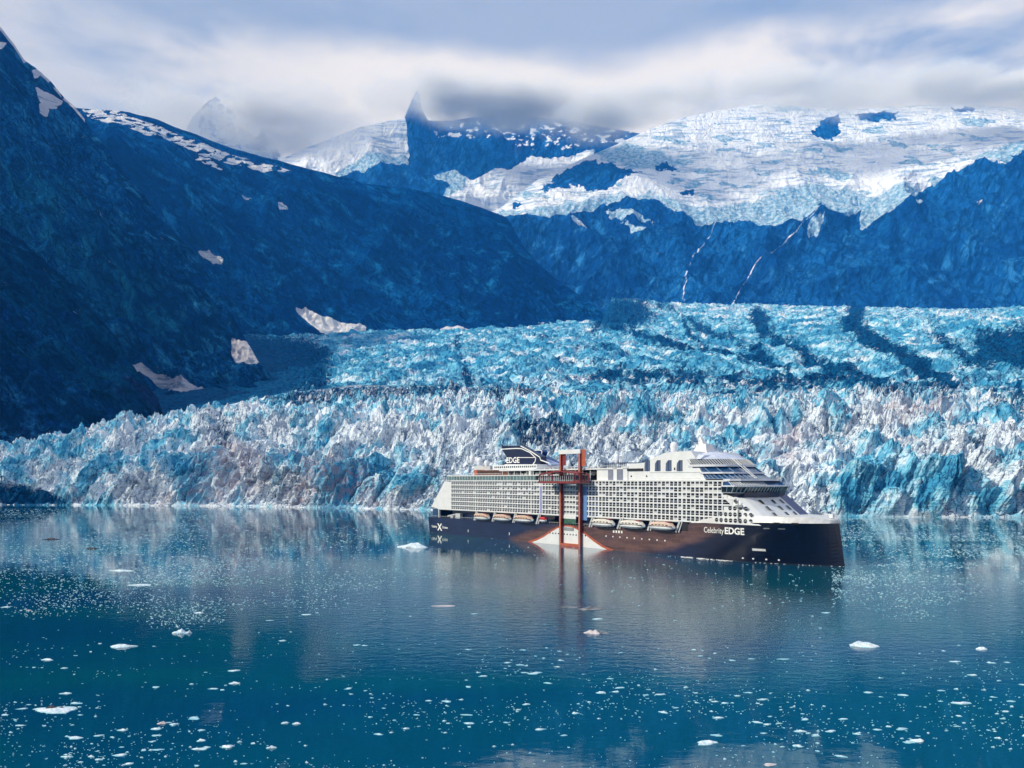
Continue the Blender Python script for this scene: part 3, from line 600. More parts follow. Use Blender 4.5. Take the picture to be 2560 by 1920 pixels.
def build_clouds():
    L = [(1210, 262, 7700, 190, 56, 1.5), (1350, 268, 7600, 200, 56, 1.5), (1490, 300, 7300, 150, 50, 1.3), (1120, 262, 7900, 80, 48, 1.5), (1600, 262, 7400, 130, 40, 1.0), (1740, 240, 7500, 170, 40, .9), (1900, 228, 7500, 200, 40, .9), (2100, 232, 7500, 230, 44, 1.0),
         (2360, 222, 7500, 260, 42, 1.0), (2620, 228, 7500, 200, 42, 1.0), (500, 300, 8400, 230, 120, .55), (640, 320, 8350, 170, 90, .55), (760, 300, 8300, 200, 90, .6), (960, 250, 8200, 130, 50, .6), (1080, 236, 7800, 80, 44, 1.6)]
    m = bpy.data.materials.new('cloud_vapour'); m.use_nodes = True; nt = m.node_tree; nt.nodes.clear(); k = NT(nt)
    out = k.n('ShaderNodeOutputMaterial'); v = k.n('ShaderNodeVolumePrincipled')
    v.inputs['Color'].default_value = (0.97, 0.98, 1.0, 1)
    v.inputs['Absorption Color'].default_value = (1, 1, 1, 1); v.inputs['Anisotropy'].default_value = -0.3
    tc = k.n('ShaderNodeTexCoord').outputs['Object']; geo = k.n('ShaderNodeNewGeometry').outputs['Position']
    r = k.n('ShaderNodeVectorMath', operation='LENGTH', ins={0: tc}).outputs['Value']
    nz = k.noise(k.mapping(geo, (1 / 700., 1 / 700., 1 / 300.)), 1.0, 6, 0.62, 0.6)
    d = k.math('ADD', k.math('SUBTRACT', 1.0, r), k.math('MULTIPLY', k.math('SUBTRACT', nz, 0.55), 2.2))
    nt.links.new(k.math('MULTIPLY', k.rng(d, 0.0, 0.9), 0.0050), v.inputs['Density'])
    # fades to nothing at the bounding sphere
    d2 = k.math('MULTIPLY', k.rng(d, 0.0, 0.9), k.rng(r, 0.55, 0.98, 1.0, 0.0))
    th = k.n('ShaderNodeAttribute', attribute_type='OBJECT', attribute_name='thickness').outputs['Fac']
    nt.links.new(k.math('MULTIPLY', k.math('MULTIPLY', d2, th), 0.0060), v.inputs['Density'])
    nt.links.new(v.outputs[0], out.inputs['Volume'])
    bm = bmesh.new(); bmesh.ops.create_icosphere(bm, subdivisions=3, radius=1.0); me = bpy.data.meshes.new('cloud_bank'); bm.to_mesh(me); bm.free(); me.materials.append(m)
    mi = {}
    for (px, py, D, a, h, dn) in L:
        o = bpy.data.objects.new('cloud_bank', me); COL.objects.link(o); tag(o, kind='stuff')
        o.location = ((px - 1280) / F * D, D, CH + (HY - py) / F * D); o.scale = (a / F * D * 1.25, 650, h / F * D * 1.25); o['thickness'] = dn
build_clouds()
# ------------------------------------------------------------------ the cruise ship
# ship axes: x from stern (0) to bow (296), y to port, z up from the waterline
SH = math.radians(-51.7); hx, hy = math.cos(SH), math.sin(SH); qx, qy = -hy, hx
S0 = (-59.6, 548.0)                                   # starboard stern corner on the water
HB = 19.5
def side(x, y, b=0.0):
    """photo measurement -> (length, height) on the ship plane lying b metres inboard of the starboard side"""
    k = (x - 1280) / F; sx = S0[0] + qx * b; sy = S0[1] + qy * b
    t = (k * sy - sx) / (hx - k * hy); Y = sy + t * hy
    return t, CH + (HY - y) / F * Y

WHITE = pmat('ship_white', (0.70, 0.715, 0.725), 0.35, noise=(0.05, 0.2))
WHITE2 = pmat('ship_grey_white', (0.50, 0.52, 0.53), 0.45, noise=(0.08, 0.3))  # greyer white for rails, davits and fittings
NAVY = pmat('ship_navy', (0.004, 0.010, 0.040), 0.28, noise=(0.2, 0.1))
NAVYB = pmat('ship_blue', (0.004, 0.030, 0.16), 0.30, noise=(0.1, 0.2))
GLASS = pmat('dark_glass', (0.008, 0.012, 0.022), 0.06, spec=0.9)
BGLASS = pmat('blue_glass', (0.004, 0.045, 0.13), 0.06, spec=0.9, noise=(0.3, 0.15))
GGLASS = pmat('green_glass', (0.10, 0.17, 0.17), 0.15, spec=0.8, noise=(0.3, 0.3))
GREENG = pmat('garden_glass', (0.04, 0.11, 0.07), 0.15, spec=0.8, noise=(0.5, 0.6))
ORANGE = pmat('orange_red_paint', (0.40, 0.095, 0.045), 0.4, noise=(0.15, 0.4))
DRED = pmat('deep_red_paint', (0.20, 0.022, 0.022), 0.4, noise=(0.15, 0.4))
CURT = pmat('pale_curtain', (0.42, 0.42, 0.40), 0.8, noise=(0.25, 2.0))
RAILG = pmat('rail_glass', (0.010, 0.014, 0.022), 0.1, spec=0.5, noise=(0.4, 0.4))
CURB = pmat('blue_recess', (0.010, 0.045, 0.14), 0.5)
PALEB = pmat('pale_blue_paint', (0.12, 0.24, 0.47), 0.4, noise=(0.08, 0.3))
STEEL = pmat('grey_steel', (0.30, 0.32, 0.34), 0.4, metal=0.3)
TEAK = pmat('brown_timber', (0.16, 0.055, 0.025), 0.7, noise=(0.4, 1.0))
BOATO = pmat('boat_orange', (0.55, 0.38, 0.30), 0.5)
BOATW = pmat('boat_white', (0.78, 0.78, 0.78), 0.4)
RED = pmat('bright_red', (0.60, 0.03, 0.03), 0.4)
DARK = pmat('dark_opening', (0.012, 0.012, 0.016), 0.8)
LETTER = pmat('white_lettering', (0.82, 0.82, 0.80), 0.5)
LOUV = pmat('louvre_grey', (0.04, 0.055, 0.09), 0.7, spec=0.2)

ship = empty('cruise_ship', (S0[0] + qx * HB, S0[1] + qy * HB, 0), SH)
tag(ship, 'large cruise ship with navy hull, white balcony decks and orange tower, before the glacier', 'cruise ship')


def hb(u, z):
    """half breadth of the hull"""
    zz = min(max(z / 18.0, -0.2), 1.15)
    u0 = 236 + 26 * max(zz, 0); u1 = 296.6 - 2.4 * zz
    s = min(max((u - u0) / (u1 - u0), 0), 1)
    p = 1.75 + 0.75 * max(zz, 0)
    w = HB * (1 - s ** p) ** (0.95 - 0.15 * max(zz, 0))
    if u < 34: w *= 1 - (0.10 - 0.08 * max(zz, 0)) * ((34 - u) / 34) ** 2
    return max(w, 0.12)


def hull_mat():
    m = bpy.data.materials.new('hull_paint_sun_tint'); m.use_nodes = True; nt = m.node_tree; k = NT(nt)
    b = nt.nodes['Principled BSDF']; b.inputs['Roughness'].default_value = 0.32
    tc = k.n('ShaderNodeTexCoord').outputs['Object']
    v = k.n('ShaderNodeCombineXYZ', ins={0: k.n('ShaderNodeSeparateXYZ', ins={0: tc}).outputs[0], 1: k.n('ShaderNodeSeparateXYZ', ins={0: tc}).outputs[2], 2: 0.0}).outputs[0]
    br = k.n('ShaderNodeTexBrick', ins={'Vector': v, 'Scale': 1.0, 'Mortar Size': 0.05, 'Brick Width': 5.5, 'Row Height': 2.1, 'Bias': 0.0, 'Color1': (0.75, 0.75, 0.75, 1), 'Color2': (1.25, 1.25, 1.25, 1), 'Mortar': (1.9, 1.8, 1.7, 1)})
    n = k.noise(k.mapping(tc, (0.09, 0.09, 0.35)), 1.0, 6, 0.65)
    navy = k.mix(k.rng(n, 0.35, 0.7), (0.005, 0.013, 0.044), (0.010, 0.020, 0.064))
    sun_brown = k.mix(k.rng(n, 0.35, 0.65), (0.070, 0.036, 0.036), (0.120, 0.064, 0.056))  # copper tint of sunlight, painted into the navy hull colour
    sun_brown = k.mix(0.75, sun_brown, br.outputs[0], 'MULTIPLY')
    navy = k.mix(0.55, navy, br.outputs[0], 'MULTIPLY')
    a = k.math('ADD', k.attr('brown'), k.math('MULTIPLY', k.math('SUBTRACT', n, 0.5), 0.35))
    c = k.mix(k.rng(k.attr('bow'), 0.0, 1.0), navy, (0.0012, 0.004, 0.018))
    c = k.mix(k.rng(a, 0.1, 0.9), c, sun_brown)
    nt.links.new(c, b.inputs['Base Color'])
    bp = k.n('ShaderNodeBump', ins={'Strength': 0.35, 'Distance': 0.05, 'Height': br.outputs[1]}); nt.links.new(bp.outputs[0], b.inputs['Normal'])
    return m
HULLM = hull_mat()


def ztop(u):
    """sheer: low along the boats, raised forecastle"""
    if u < 226: return 10.6 + 1.3 * (u / 226)
    if u < 231: return 11.9 + (u - 226) / 5 * 4.3
    return 16.2 + 1.8 * min(1, (u - 231) / 40)


def build_hull():
    us = list(np.linspace(0, 225, 60)) + [226, 228.5, 231] + list(np.linspace(234, 285, 36)) + [287, 289, 290.5, 292, 293, 293.8]
    nz = 14; V = []; A = []; Bw = []
    poly = np.array([(96, 1), (112, 6), (128, 9.4), (150, 12.5), (224, 12.5), (236, 17), (252, 17), (246, 12.5), (236, 8), (222, 3.5), (205, 0.5), (170, -4), (96, -4)])  # outline of the painted sunlight tint on the hull side
    rows = []
    for sgn in (-1, 1):
        for u in us:
            r = []
            for j in range(nz + 1):
                z = -4 + (ztop(u) + 4) * j / nz
                tip = 296.8 - 2.5 * max(z, 0) / 18
                uu = min(u, tip) if u < 293 else tip - (293.8 - u) * 1.2
                V.append((uu, sgn * hb(uu, z) if u < 293.8 else 0.0, z)); r.append(len(V) - 1)
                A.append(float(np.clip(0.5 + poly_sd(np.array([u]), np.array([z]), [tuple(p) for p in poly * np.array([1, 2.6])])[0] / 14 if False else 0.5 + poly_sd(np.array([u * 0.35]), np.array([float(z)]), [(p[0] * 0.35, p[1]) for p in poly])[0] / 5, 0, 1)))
                Bw.append(float(np.clip((u - 215) / 35, 0, 1)))
            rows.append(r)
    Fc = []; n = len(us)
    for s in (0, 1):
        for i in range(n - 1):
            a, b = rows[s * n + i], rows[s * n + i + 1]
            for j in range(nz):
                q = (a[j], b[j], b[j + 1], a[j + 1]); Fc.append(q if s == 0 else q[::-1])
    for i in range(n - 1):                                      # deck and stern
        Fc.append((rows[i][nz], rows[i + 1][nz], rows[n + i + 1][nz], rows[n + i][nz]))
    for j in range(nz): Fc.append((rows[0][j + 1], rows[n][j + 1], rows[n][j], rows[0][j]))
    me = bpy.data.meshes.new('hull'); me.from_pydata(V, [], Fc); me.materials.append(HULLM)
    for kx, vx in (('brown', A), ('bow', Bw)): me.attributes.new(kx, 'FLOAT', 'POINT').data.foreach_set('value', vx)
    me.polygons.foreach_set('use_smooth', [False] * len(Fc)); me.update()
    o = bpy.data.objects.new('hull', me); COL.objects.link(o); o.parent = ship
    tag(o, 'navy hull with sunlight tint painted copper brown amidships')
    return o
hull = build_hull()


def wall_patch(mb, pts, off, m=0, nu=1):
    """flat patch lying on the starboard hull, following its curve; pts polygon in (length, height)"""
    mb.add([(u, -(hb(u, z) + off), z) for u, z in pts] + [(u, -(hb(u, z) - 0.2), z) for u, z in pts],
           [tuple(range(len(pts))[::-1])] + [(i, (i + 1) % len(pts), len(pts) + (i + 1) % len(pts), len(pts) + i) for i in range(len(pts))], m)


def build_wave():
    L = [(107.3, -1), (113.5, .8), (119, 2.3), (125.5, 4.7), (131, 7.4), (137.3, 10.0), (141, 11.0), (144, 11.3), (148.5, 11.3), (151, 11.0), (154.8, 9.9), (160.7, 7.7), (167.5, 4.5), (174.7, 1.6), (180, 0.4), (186, -1)]
    def inset(d):
        c = 146.5; r = []
        for u, z in L: r.append((c + (u - c) * (1 - d / 30), z - d * 0.55 if z > 0 else z))
        return r
    mb = MB(); wall_patch(mb, L + [(186, -2), (107.3, -2)], 0.10, 0); a = mb.build('wave_border', ORANGE, hull)
    mb = MB(); wall_patch(mb, inset(1.5) + [(184, -2), (109.5, -2)], 0.22, 0)
    o = mb.build('white_wave_panel', WHITE, hull)
    mb = MB(); mb.box(141.6, 151.4, -19.95, -19.6, 8.4, 10.2); mb.build('panel_window', STEEL, hull)
    for i in range(13):
        u = 131.5 + i * 2.42; z = 6.3
        mb = MB(); mb.tube((u, -19.9, z), (u, -19.6, z), 0.42, n=10); mb.build('porthole', GLASS, hull)
    for i in range(9):                                   # white portholes further forward
        u = 176 + i * 5.0
        mb = MB(); mb.tube((u, -19.62, 6.9), (u, -19.45, 6.9), 0.45, n=10); mb.build('porthole', LETTER, hull)
    for i in range(4):
        u = 181 + i * 1.9; mb = MB(); mb.box(u, u + 1.1, -19.62, -19.45, 9.0, 10.3); mb.build('hull_window', LETTER, hull)
    for u, z, w, h in ((263.5, 5.3, 5.6, 1.0),):
        mb = MB(); pts = [(u, z), (u + w, z), (u + w, z + h), (u, z + h)]
        mb.add([(a, -(hb(a, b) + .12), b) for a, b in pts], [(3, 2, 1, 0)]); mb.build('shell_door', LETTER, hull)
    for u in (258.5, 263, 268.5, 273.5): 
        mb = MB(); mb.lathe((u, -hb(u, 1.6) - .1, 1.6), [(0.35, -.35), (0.5, 0), (0.35, .35)], 0, 8); mb.build('thruster_mark', LETTER, hull)
    for u, z in ((50, 2.6), (93.5, 3.0)): 
        mb = MB(); mb.box(u, u + .5, -19.75, -19.4, z, z + 1.6); mb.build('draught_mark', LETTER, hull)
    for u, z, w in ((270, 15.3, 2.6), (276, 15.3, 2.6)):
        mb = MB(); pts = [(u, z), (u + w, z), (u + w, z + .35), (u, z + .35)]; mb.add([(a, -(hb(a, b) + .1), b) for a, b in pts], [(3, 2, 1, 0)]); mb.build('fairlead', STEEL, hull)
    for u in (275, 281.5):
        mb = MB(); pts = [(u, 17.2), (u + 2, 17.2), (u + 2, 18.2), (u, 18.2)]; mb.add([(a, -(hb(a, b) + .55), b) for a, b in pts] + [(a, -(hb(a, b) - .3), b) for a, b in pts], [(3, 2, 1, 0), (0, 1, 5, 4), (1, 2, 6, 5), (2, 3, 7, 6), (3, 0, 4, 7)]); mb.build('mooring_port', DARK, hull)
build_wave()


def lettering(txt, u0, u1, z0, h, name, ysurf, bold=0.0, parent=None, mat=None):
    cu = bpy.data.curves.new(name, 'FONT'); cu.body = txt; cu.size = 1; cu.resolution_u = 3; cu.offset = bold
    t = bpy.data.objects.new(name, cu); COL.objects.link(t); bpy.context.view_layer.update()
    me = bpy.data.meshes.new_from_object(t.evaluated_get(bpy.context.evaluated_depsgraph_get()))
    bpy.data.objects.remove(t); co = np.array([v.co[:] for v in me.vertices])
    mn, mx = co.min(0), co.max(0)
    H = 0.70                                              # capital height of the built-in face
    for v, c in zip(me.vertices, co):
        u = u0 + (c[0] - mn[0]) / (mx[0] - mn[0]) * (u1 - u0); z = z0 + c[1] / H * h
        v.co = (u, ysurf(u, z), z)
    me.materials.clear(); me.materials.append(mat or LETTER); me.name = name; me.update()
    o = bpy.data.objects.new(name, me); COL.objects.link(o); o.parent = parent or ship
    return o
ys = lambda o: (lambda u, z: -(hb(u, z) + o))
lettering('Celebrity', 239.3, 250.3, 12.2, 2.6, 'name_lettering', ys(.14), 0.0, hull)
lettering('EDGE', 250.8, 261.0, 12.2, 2.9, 'name_lettering', ys(.14), 0.03, hull)
lettering('Celebrity', 4.2, 12.0, 3.6, 1.5, 'stern_lettering', ys(.14), 0.02, hull)
lettering('X', 12.2, 18.8, 2.0, 4.6, 'stern_emblem', ys(.14), 0.03, hull)
lettering('Cruises', 19.0, 26.0, 3.6, 1.5, 'stern_lettering', ys(.14), 0.02, hull)


# ---------------- superstructure
Z0, Z1 = 16.9, 36.0; DH = (Z1 - Z0) / 7.0; PITCH = 2.55; U0 = 30.0
def build_super():
    core = MB()
    y = HB - 1.7
    core.prism_y([(26, 10.9), (150, 11.3), (226, 11.9), (226, 16.2), (262, 17.2), (247, 30), (247, 36), (26, 36)], -(HB - 4.5), HB - 4.5, 0)          # inner body
    core.build('inner_wall', DARK, ship)
    # stern wings: sloped white panels both sides, and stern terraces between them
    for sgn in (-1, 1):
        w = MB(); a, b = sorted((sgn * HB, sgn * (HB - 1.2)))
        w.prism_y([(5.3, 17.9), (12, 17.2), (14.5, 16.4), (30.2, 16.4), (30.2, 35.4), (21.9, 35.4)], a, b); w.build('stern_panel', WHITE, ship)
    t = MB()
    for i in range(7):
        z = Z0 + i * DH; u = 7.5 + (z - 17.9) * 0.95
        t.box(u, 30, -HB + 1.25, HB - 1.25, z - .25, z + .25); t.box(u + .1, u + .2, -HB + 1.3, HB - 1.3, z + .3, z + 1.3, 1)
    t.box(26, 26.2, -HB + 1.25, HB - 1.25, 17, 36, 2)
    t.build('stern_terraces', [WHITE, RAILG, GLASS], ship)
    # balcony grid, slabs and dividers, both sides
    def nose(z):                                          # forward end of the balcony wall at height z
        return 265.5 - max(0, z - 19) * 0.92
    for sgn in (-1, 1):
        g = MB(); a, b = sorted((sgn * (HB + 0.02), sgn * (HB - 1.7)))
        for i in range(8):
            z = Z0 + i * DH; e = {7: 252, 6: 251.5, 5: 251.5, 4: 256, 3: 257, 2: 260, 1: 262, 0: 263}[i]
            g.box(30, e, a, b, z - .33, z + .33)
        for k in range(0, 90):
            u = U0 + k * PITCH; thick = 0.48 if k % 11 == 0 else (0.34 if k % 2 == 0 else 0.26)
            if u > 251: break
            g.box(u - thick, u + thick, a + .06 if sgn < 0 else a, b if sgn < 0 else b - .06, Z0, Z1 - 0.3)
        g.build('balcony_frame', WHITE, ship)
    # every balcony: glazed wall behind, glass balustrade with a pale rail in front
    cells = []
    for row in range(7):
        end = {6: 251, 5: 251, 4: 252.8, 3: 255.2, 2: 251.0, 1: 248.0, 0: 245.6}[row]
        for k in range(0, 90):
            u = U0 + k * PITCH
            if u + PITCH > end + .6: break
            if 137.0 < u + PITCH / 2 < 141.4 or 153 < u + PITCH / 2 < 161.5: continue
            cells.append((u, row))
    cells.sort(key=lambda c: -c[0])
    rr = random.Random(5)
    def cell(mb, u, row):
        z = Z0 + row * DH; a, b = u + .2, u + PITCH - .2
        light = rr.random() < (0.38 if (row in (4, 5, 6) and (u > 150 or 78 < u < 125)) else 0.06) or 141 < u < 152
        blue = 161 < u < 170 and row < 6
        bm_ = 3 if blue else (2 if light else 0)
        mb.box(a, b, -HB + 1.05, -HB + 1.1, z + .27, z + DH - .27, bm_)
        if light: mb.box(a + .2 + rr.random() * .6, a + 1.2 + rr.random() * .7, -HB + 1.0, -HB + 1.04, z + .9, z + DH - .35, 0)
        mb.box(a, b, -HB + .10, -HB + .14, z + .27, z + 1.15, 3 if blue else (1 if not light else 4))
        mb.box(a, b, -HB + .06, -HB + .2, z + 1.15, z + 1.30, 5)
    mts = [GLASS, RAILG, CURT, CURB, WHITE2, WHITE]
    for u, row in cells[:100]:
        mb = MB(); cell(mb, u, row); mb.build('balcony', mts, ship)
    rest = MB()
    for u, row in cells[100:]: cell(rest, u, row)
    tag(rest.build('balcony', mts, ship), kind='stuff')
    # pale blue panels beside the tower
    mb = MB(); mb.box(157.6, 161.6, -HB - .10, -HB + 1.3, 14.6, 33.0); mb.build('blue_panel', PALEB, ship)
    mb = MB(); mb.box(122.2, 124.0, -HB - .10, -HB + 1.3, 17.4, 33.0); mb.build('blue_panel', pmat('lavender_paint', (0.27, 0.29, 0.52), 0.5), ship)
    # round windows in the white shell forward of the balconies
    sh = MB()
    def ywall(u, z):                                      # starboard wall, rounding into the sloping front
        e = nose(z); s = min(max((u - (e - 7)) / 14.0, 0), 1)
        return -(HB - 9 * s ** 2.2)
    # white forward shell: lofted from horizontal sections (rounded corners, raked face)
    secs = []
    def section(z):
        e = 271.6 - (z - 19) * (13.7 / 10.7); u_s = 243 if z < 23 else (250 if z < 28.5 else 252)
        p = [(238.0, -HB), (e - 9.5, -HB), (e - 6.0, -HB + .35), (e - 3.4, -HB + 1.7), (e - 1.6, -HB + 4.0), (e - .5, -HB + 7.5), (e, -HB + 12), (e + .2, 0), (e + .2, HB - 9.2), (e + .2, HB - 9.1), (e - .3, HB - 1.2), (e - 2.5, HB), (238.0, HB)]
        return [(a, b, z) for a, b in p]
    zz = [16.6, 19.0, 21.7, 24.4, 27.1, 29.7]
    for i in range(len(zz) - 1):
        A, B = section(zz[i]), section(zz[i + 1]); 
        for q in range(len(A) - 1):
            u_lim = {0: 244.8, 1: 247.5, 2: 250.2, 3: 254.6, 4: 252.0}[i]
            a0, a1, b0, b1 = list(A[q]), list(A[q + 1]), list(B[q]), list(B[q + 1])
            if q in (0,): a0[0] = b0[0] = u_lim
            if q == 11: a1[0] = b1[0] = u_lim
            mi = 1 if q in (8, 9, 10) else 0
            sh.add([a0, a1, b1, b0], [(0, 1, 2, 3)], mi)
    top = section(29.7); sh.add([(max(x, 252), y_, z) for x, y_, z in top], [tuple(range(len(top)))], 0)
    o = sh.build('front_shell', [WHITE, NAVYB], ship)
    for row, ul in ((3, [256.1]), (2, [253.6, 256.1, 258.7, 261.4]), (1, [248.6, 251.2, 253.7, 256.2, 258.8, 261.4, 264.0]), (0, [246.3, 248.8, 251.4, 253.9, 256.4, 258.9, 261.6, 264.2])):
        for u in ul:
            z = Z0 + row * DH + DH / 2; e = 271.6 - (z - 19) * 1.28; yy = -HB if u < e - 9.5 else -HB + .35 * (u - e + 9.5) / 3.5
            mb = MB(); mb.tube((u, yy - .06, z), (u, yy + .2, z), 0.95, 0, 18); mb.box(u - .95, u + .95, yy - .12, yy - .05, z - .08, z + .10, 1)
            mb.build('round_window', [GLASS, CURT], ship)
    for r_, z in enumerate((26.6, 23.9, 21.2)):
        for y_ in (-9.5, 0.0, 6.5):
            e = 271.6 - (z - 19) * 1.28 + .2
            mb = MB(); 
            mb.add([(e + 1.4, y_, z - .85), (e + 1.4, y_ + 2.0, z - .85), (e - .78, y_ + 2.0, z + .85), (e - .78, y_, z + .85)], [(0, 1, 2, 3)], 0)
            mb.add([(e + 1.42, y_ + 2.0, z - .85), (e + 1.42, y_ + 3.0, z - .85), (e - .76, y_ + 3.0, z + .85), (e - .76, y_ + 2.0, z + .85)], [(0, 1, 2, 3)], 1)
            mb.build('front_window', [GLASS, LETTER], ship)
build_super()


def build_promenade():
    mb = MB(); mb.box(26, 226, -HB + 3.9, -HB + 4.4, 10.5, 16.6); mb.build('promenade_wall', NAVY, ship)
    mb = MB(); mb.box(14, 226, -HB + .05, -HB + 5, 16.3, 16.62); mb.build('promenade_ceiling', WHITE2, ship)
    mb = MB(); mb.box(141.6, 153.0, -HB - .2, -HB + .1, 12.2, 15.0); mb.build('garden_window', GREENG, ship)
    mb = MB(); mb.box(141.6, 153.0, -HB - .3, -HB + .1, 15.0, 17.0); mb.build('deck_fascia', WHITE, ship)
    # railing along the promenade
    mb = MB()
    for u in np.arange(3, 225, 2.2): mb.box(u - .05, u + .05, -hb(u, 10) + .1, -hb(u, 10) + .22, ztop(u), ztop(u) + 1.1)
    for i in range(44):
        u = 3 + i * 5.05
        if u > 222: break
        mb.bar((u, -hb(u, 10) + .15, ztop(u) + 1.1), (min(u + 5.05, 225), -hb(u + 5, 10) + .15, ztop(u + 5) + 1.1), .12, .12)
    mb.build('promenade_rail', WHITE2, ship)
    # stern: blue glazed bay, mooring gear, white box
    mb = MB(); mb.box(5, 14.0, -HB + 1.5, HB - 1.5, 10.8, 16.5); mb.build('stern_bay', BGLASS, ship)
    mb = MB(); mb.prism_y([(14, 10.8), (15.2, 10.8), (15.0, 16.6), (13.8, 16.6)], -HB + .3, -HB + 1.6); mb.build('stern_bracket', WHITE2, ship)
    mb = MB(); mb.box(34.0, 39.5, -HB + .8, -HB + 3.2, 10.9, 14.2); mb.box(28, 31, -HB + .8, -HB + 2.5, 10.9, 12.2); mb.tube((24, -HB + 1.5, 12), (33, -HB + 1.5, 13.4), .5); mb.build('deck_machinery', WHITE2, ship)
    mb = MB(); mb.prism_y([(125, 15), (126.5, 16.3), (136, 16.3), (135, 14.2), (128, 13.6)], -HB - .1, -HB + .2); mb.build('opening', DARK, ship)
    mb = MB(); mb.box(226.5, 230, -HB - .05, -HB + .3, 12.2, 15.9); mb.build('opening', DARK, ship)
    # foredeck: white bulwark over the navy, breakwater and jackstaff
    mb = MB(); us = [231, 238, 245, 252, 258, 262, 266, 270, 274, 278, 282, 285, 288, 290.5, 292.3, 293.6]
    for s in (-1, 1):
        for i in range(len(us) - 1):
            a, b = us[i], us[i + 1]; ha = hb(a, 18) if a < 293.5 else 0.1; hc = hb(b, 18) if b < 293.5 else .1
            za, zb = ztop(a), ztop(b); ta = za + min(2.6, max(0.0, (a - 231) * .2)); tb = zb + min(2.6, max(0.0, (b - 231) * .2)); ia = 1.0 if a > 264 else .02; ib = 1.0 if b > 264 else .02
            if a > 285: ta -= (a - 285) * .14
            if b > 285: tb -= (b - 285) * .14
            mb.add([(a, s * (ha + .05), za), (b, s * (hc + .05), zb), (b, s * max(hc - ib, 0), tb), (a, s * max(ha - ia, 0), ta)], [(0, 1, 2, 3)])
            mb.add([(a, s * max(ha - ia, 0), ta), (b, s * max(hc - ib, 0), tb), (b, 0, tb + .15), (a, 0, ta + .15)], [(0, 1, 2, 3)])
    mb.build('bow_bulwark', pmat('ship_white2', (0.70, 0.69, 0.68), 0.4), ship)
    mb = MB()
    for i in range(9):
        u = 278 + i * 1.5; w = hb(u, 18) - 1.4
        if w > .3:
            for s in (-1, 1): mb.box(u - .05, u + .05, s * w - .05, s * w + .05, 20, 21.3)
    for s in (-1, 1):
        for i in range(8):
            u = 278 + i * 1.5; mb.bar((u, s * max(hb(u, 18) - 1.4, .2), 21.3), (u + 1.5, s * max(hb(u + 1.5, 18) - 1.4, .2), 21.2), .08, .08)
    mb.tube((291, 0, 20), (291, 0, 23.2), .12); mb.box(290.2, 291.8, -.8, .8, 20.2, 21.8)
    mb.build('bow_rail', WHITE, ship)
build_promenade()


